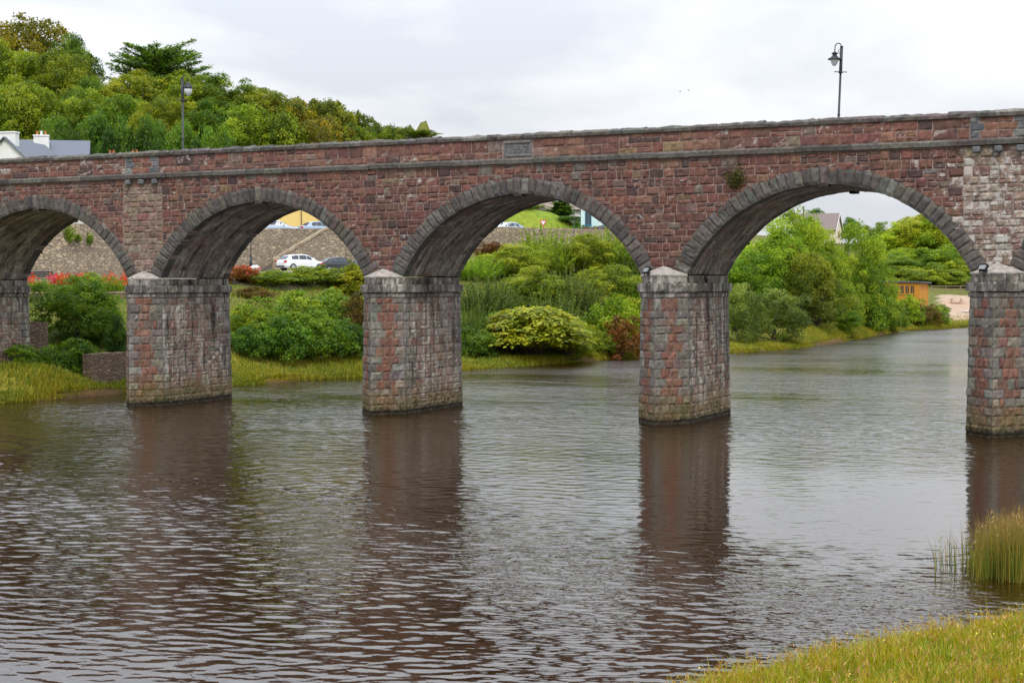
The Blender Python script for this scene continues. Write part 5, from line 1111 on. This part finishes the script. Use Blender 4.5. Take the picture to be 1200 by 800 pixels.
# its gable faces the river: rotate so that the gable end looks at the camera
o.rotation_euler = (0, 0, YAW + R(82)); bx_, by_ = gxy(46, tB); o.location = (bx_, by_, zB)
chimney(o, .75, 3.3, zv(172, tB) - zB, zv(152, tB) - zB, .9, 1.9, M_WHITE, 0, [M_TERRA])
window(o, 1.0, 1.3, rotM(-R(90), (0, 0, 0)), -2.0, 0, 2.6); window(o, 1.0, 1.3, rotM(-R(90), (0, 0, 0)), -4.6, 0, 2.6)
tA = 166.0; zA = 11.4
o, rf = house('white house with a blue-grey slate roof just above the parapet', P3(12, tA, zA), YAW + R(13), 8.0, 6.4, zv(184, tA) - zA, zv(163.5, tA + 3) - zA, M_WHITE, M_SLATE)
chimney(rf, 3.35, 1.6, zv(175, tA) - zA, zv(155, tA) - zA, 1.55, 1.2, M_WHITE, 3, [M_TERRA, M_TRIMW, M_TERRA])
for xx in (1.4, 4.0, 6.6): window(o, 1.0, 1.35, ident, xx, 0, 4.6); window(o, 1.0, 1.35, ident, xx, 0, 1.0)
tC = 170.0
o, rf = house('terrace house hidden behind the parapet, only its two orange chimneys showing', P3(106, tC, 11.4), YAW - R(3), 6.2, 5.5, zv(201, tC) - 11.4, zv(183, tC) - 11.4, M_WHITE, M_SLATE, 'terrace_house')
chimney(rf, 1.75, 2.75, zv(188, tC) - 11.4, zv(177.5, tC) - 11.4, 1.0, .7, M_TERRA, 2, [M_TERRA]); chimney(rf, 4.3, 2.75, zv(188, tC) - 11.4, zv(177.2, tC) - 11.4, 1.0, .7, M_TERRA, 2, [M_TERRA])
for xx in (1.4, 4.6): window(o, 1.0, 1.3, ident, xx, 0, 1.0)
# yellow house behind the steps
tY = 172.0
o, rf = house('plain yellow rendered house front behind the cars on the wall', P3(296, tY, 11.2), YAW - R(2), 13, 6.5, 5.2, 7.6, M_YELLOW, M_SLATE)
m1 = MB(); tube(m1, [(5.45, -.07, -.5), (5.45, -.07, 5.0)], .045, 8); m1.build('downpipe', M_GREYPOST, o)
for xx in (1.6, 4.0, 8.0, 11.2): window(o, .95, 1.25, ident, xx, 0, 3.5)
# long white house, aqua house in the third arch
tL = 199.0
o, rf = house('long white house with a grey-brown roof at the top of the third arch', P3(604, tL, 13.2), YAW - R(2.5), 8.7, 6.5, zv(245, tL) - 13.2, zv(222, tL + 3) - 13.2, M_WHITE, M_BROWNROOF)
for xx in (1.2, 3.6, 6.4): window(o, .9, .9, ident, xx, 0, .7)
m1 = MB(); tube(m1, [(8.3, -.08, -1), (8.3, -.08, zv(246, tL) - 13.2)], .05, 8); m1.build('downpipe', M_DARK, o)
tQ = 183.5; zQ = 10.7
o, rf = house('pale aqua house with teal window and door at the right of the third arch', P3(681, tQ, zQ), YAW - R(3), 9, 6, 4.9, 7.4, M_AQUA, M_SLATE)
window(o, .75, 1.5, ident, .85, 0, 1.9, fm=M_TEAL)
m1 = MB(); bbox(m1, (2.95, -.06, .0), (3.55, .04, 2.3), .015); d = m1.build('door', M_TEAL, o); m1 = MB(); box(m1, (2.45, -.05, .2), (2.92, .03, 2.2)); m1.build('panel', flat_mat('light_blue_panel', (.25, .55, .68), .5), o)
for xx in (2.1, 3.75):
    m1 = MB(); bbox(m1, (xx, -.09, -.5), (xx + .28, .03, 2.6), .015); m1.build('pilaster', M_TRIMW, o)
window(o, .9, 1.3, ident, 6.2, 0, .9)
# house on the hill in the fourth arch
tH = 330.0; zH = gz(*gxy(960, tH))
o, rf = house('small house on the wooded hill with brown roof and pale pink gable', P3(931, tH + 3.5, zv(281, tH)), YAW - R(26), 8.6, 5.6, zv(270, tH) - zv(281, tH), zv(251.5, tH) - zv(281, tH), flat_mat('pale_pink_render', (.72, .62, .50), .85), flat_mat('purple_brown_tiles', (.20, .155, .14), .8, .2, 5))
window(o, 1.0, 1.2, rotM(R(90), (8.6, 0, 0)), 2.8, 0, .3, fm=flat_mat('salmon_paint', (.55, .25, .2), .6)); window(o, 1.0, 1.1, ident, 5.6, 0, .2)
m1 = MB(); zR = zv(251.5, tH) - zv(281, tH); zE = zv(270, tH) - zv(281, tH)
for s in (0, 1):
    ya, yb = (-.3, 2.8) if s == 0 else (5.9, 2.8); ze = zE - .3 * (zR - zE) / 2.8
    m1.add([(8.91, ya, ze - .25), (8.91, yb, zR - .2), (8.91, yb, zR + .15), (8.91, ya, ze + .12), (8.97, ya, ze - .25), (8.97, yb, zR - .2), (8.97, yb, zR + .15), (8.97, ya, ze + .12)], BOXF)
m1.build('bargeboard', M_TRIMW, o)
x, y = gxy(941.5, 315); up_ = thing('utility_pole', 'thin dark utility pole beside the house on the wooded hill', 'pole', (x, y, zv(282, 315)), YAW)
m1 = MB(); tube(m1, [(0, 0, -4), (0, 0, zv(243, 315) - zv(282, 315))], [.15, .11], 8); m1.build('shaft', M_BARK, up_); m1 = MB(); zt_ = zv(248.5, 315) - zv(282, 315); box(m1, (-.2, -.06, zt_), (1.3, .06, zt_ + .14)); m1.build('cross_arm', M_BARK, up_)
# timber cabin
M_TIMBER = flat_mat('orange_stained_timber', (.50, .215, .020), .6, .12, 3); M_FELT = flat_mat('dark_roofing', (.10, .11, .13), .7, .15, 3)
tK = 222.0; zK = zv(354, tK); ang = R(33); x, y = gxy(1077, tK)
cb = thing('timber_cabin', 'orange timber cabin with a row of windows and a flat dark roof', 'cabin', (x, y, zK), YAW)
# corner at origin; left face runs away to the left and back, right face to the right and back
dl = rotM(-R(24)); dr = rotM(R(58)); Lf, Rf = 5.6, 3.9
def face_planks(M, L_, H0, x0):
    m1 = MB(); n_ = int(L_ / .2)
    for i in range(n_): box(m1, (x0 + i * L_ / n_ + .006, -.025 - .004 * (i % 2), -.4), (x0 + (i + 1) * L_ / n_ - .006, .0, H0), M=M)
    return m1
pl = np.array([dl(np.array([[-Lf, 0, 0]]))[0], [0, 0, 0], dr(np.array([[Rf, 0, 0]]))[0]]); bk = pl[0] + pl[2]
m1 = MB(); H1 = 2.45; v = [(*pl[0][:2], -1), (0, 0, -1), (*pl[2][:2], -1), (*bk[:2], -1), (*pl[0][:2], H1 + .15), (0, 0, H1), (*pl[2][:2], H1 - .1), (*bk[:2], H1 + .05)]
m1.add(v, BOXF); m1.build('wall', M_TIMBER, cb)
face_planks(dl, Lf, 2.35, -Lf).build('cladding', M_TIMBER, cb); face_planks(dr, Rf, 2.25, 0).build('cladding', M_TIMBER, cb)
for i in range(5):
    xx = -.95 - i * .72; window(cb, .62, 1.2, dl, xx, -.03, .95, fm=M_TIMBER)
for xx in (.06, 1.35, Rf - .1):
    m1 = MB(); bbox(m1, (xx - .1, -.07, -.4), (xx + .1, .0, 2.3), .02, M=dr); m1.build('post', M_TIMBER, cb)
c_ = (pl[0] + pl[2]) / 2; m1 = MB(); rt = [(c_ + (q - c_) * 1.16)[:2] for q in (pl[0], np.zeros(3), pl[2], bk)]; hz = [H1 + .22, H1 + .06, H1 - .06, H1 + .1]
m1.add([(*rt[i], hz[i]) for i in range(4)] + [(*rt[i], hz[i] + .2) for i in range(4)], BOXF); m1.build('roof', M_FELT, cb)
# rail fence, picnic table, pale log
x, y = gxy(1116, 246); fz = gz(x, y); fn = thing('rail_fence', 'weathered two-rail wooden fence behind the picnic table', 'fence', (x, y, fz), YAW - R(2))
M_WOOD = flat_mat('weathered_wood', (.24, .18, .12), .85, .2, 4)
for xx in np.arange(-3.2, 8, 2.2):
    m1 = MB(); bbox(m1, (xx - .06, -.06, -.4), (xx + .06, .06, 1.15), .015); m1.build('post', M_WOOD, fn)
for z_ in (.55, 1.0):
    m1 = MB(); box(m1, (-3.4, -.10, z_), (8, -.062, z_ + .12)); m1.build('rail', M_WOOD, fn)
M_PALE = flat_mat('pale_picnic_wood', (.58, .42, .30), .8, .15, 4)
x, y = gxy(1121, 232); pt_ = thing('picnic_table', 'pale wooden picnic table on the gravel by the river', 'picnic table', (x, y, gz(x, y)), YAW + R(8))
m1 = MB()
for i in range(5): bbox(m1, (-1.0, -.38 + i * .155, .72), (1.0, -.24 + i * .155, .77), .01)
m1.build('tabletop', M_PALE, pt_)
for s in (-1, 1):
    m1 = MB(); bbox(m1, (-1.0, s * .72 - .14, .42), (1.0, s * .72 + .14, .47), .01); m1.build('bench', M_PALE, pt_)
    m1 = MB()
    for q in (-1, 1):
        V = np.array([(s * .7 - .04, q * .12, .72), (s * .7 + .04, q * .12, .72), (s * .7 + .04, q * .20, .72), (s * .7 - .04, q * .20, .72), (s * .7 - .04, q * .55, -.05), (s * .7 + .04, q * .55, -.05), (s * .7 + .04, q * .66, -.05), (s * .7 - .04, q * .66, -.05)]); m1.add(V, BOXF)
    box(m1, (s * .7 + .041, -.85, .34), (s * .7 + .085, .85, .42)); m1.build('leg_frame', M_PALE, pt_)
x, y = gxy(1134, 217); lg = thing('driftwood_log', 'pale bent driftwood log on the gravel beside the rightmost pier', 'log', (x, y, gz(x, y)), YAW)
m1 = MB(); tube(m1, [(-.9, .9, .12), (-.6, .3, .18), (-.1, -.1, .22), (.7, -.4, .14)], [.10, .15, .16, .08], 9); m1.build('log', flat_mat('bleached_wood', (.55, .47, .42), .85, .2, 5), lg); 
m1 = MB(); tube(m1, [(-.3, .05, .25), (-.15, .2, .55), (.1, .25, .75)], [.07, .05, .02], 7); m1.build('branch_stub', flat_mat('bleached_branch', (.5, .43, .38), .85, .2, 5), lg)
# bench below the high wall
x, y = gxy(47, 113); bn = thing('park_bench', 'dark park bench behind the red flowers at the leftmost arch', 'bench', (x, y, gz(x, y)), YAW + R(4))
for i in range(3):
    m1 = MB(); bbox(m1, (-.9, -.2 + i * .15, .43), (.9, -.07 + i * .15, .47), .01); m1.build('seat_slat', M_DARK, bn)
m1 = MB()
for i in range(3): bbox(m1, (-.9, .26 + i * .02, .58 + i * .15), (.9, .29 + i * .02, .70 + i * .15), .008)
m1.build('backrest', M_DARK, bn)
for s in (-.7, .7):
    m1 = MB(); box(m1, (s - .03, -.2, -.1), (s + .03, -.14, .43)); box(m1, (s - .03, .26, -.1), (s + .03, .32, 1.0)); box(m1, (s - .03, -.14, .38), (s + .03, .26, .428)); m1.build('leg', M_DARK, bn)
# yield sign
x, y = gxy(637, 172.5); z0 = 11.0; zc = zv(261, 172.5)
ys_ = thing('yield_sign', 'red-bordered white triangular give way sign pointing down on the grass slope', 'road sign', (x, y, z0), YAW)
m1 = MB(); tube(m1, [(0, .03, -.5), (0, .03, zc - z0 + .3)], .035, 8); m1.build('post', M_GREYPOST, ys_)
tri = lambda s, y_: [(-s, zc - z0 + s * .577), (s, zc - z0 + s * .577), (0, zc - z0 - s * 1.155)]
m1 = MB(); prism(m1, tri(.42, 0)[::-1], -.03, 0); pn = m1.build('plate', M_RED, ys_); m1 = MB(); prism(m1, tri(.27, 0)[::-1], -.034, -.029); m1.build('white_field', M_TRIMW, pn)
# white sack lying between the bushes
x, y = gxy(299.5, 116); zs_ = zv(313.5, 116) - .18; m1 = MB(); q = np.random.default_rng(77); 
lathe(m1, [(.02, 0), (.34, .03), (.42, .15), (.34, .30), (.16, .40), (.02, .42)], 14); V = m1.v[0]; V *= [1.15, .7, 1]; V += q.normal(0, .02, V.shape)
bg_ = m1.build('white_sack', flat_mat('white_plastic', (.72, .74, .8), .5, .05), smooth=True); bg_.location = (x, y, zs_); tag(bg_, 'small white sack lying among the bushes near the black lamp post', 'sack')
# two far birds
for (u, v), lab in (((797, 107.5), 'left of two tiny dark birds far off in the sky'), ((807, 106), 'right of two tiny dark birds far off in the sky')):
    m1 = MB(); w_ = .42
    m1.add([(-.28, 0, 0), (0, .07, .02), (.22, 0, 0), (0, -.07, .02), (.02, 0, -.06)], [[0, 1, 2, 3], [1, 0, 4], [2, 1, 4], [3, 2, 4], [0, 3, 4]]); b = m1.build('bird', M_DARK); b.location = at(u, v, 190); b.scale = (.6, .6, .6)
    m1.__init__()
    for s in (1, -1): m1.add([(-.08, s * .05, .03), (.10, s * .05, .03), (.04, s * .30, .14), (-.04, s * .30, .14), (-.06, s * .52, .09)], [[0, 1, 2, 3], [3, 2, 4]])
    m1.build('wing', M_DARK, b); b.rotation_euler = (0, 0, YAW + R(20)); tag(b, lab, 'bird', 'birds in the sky')
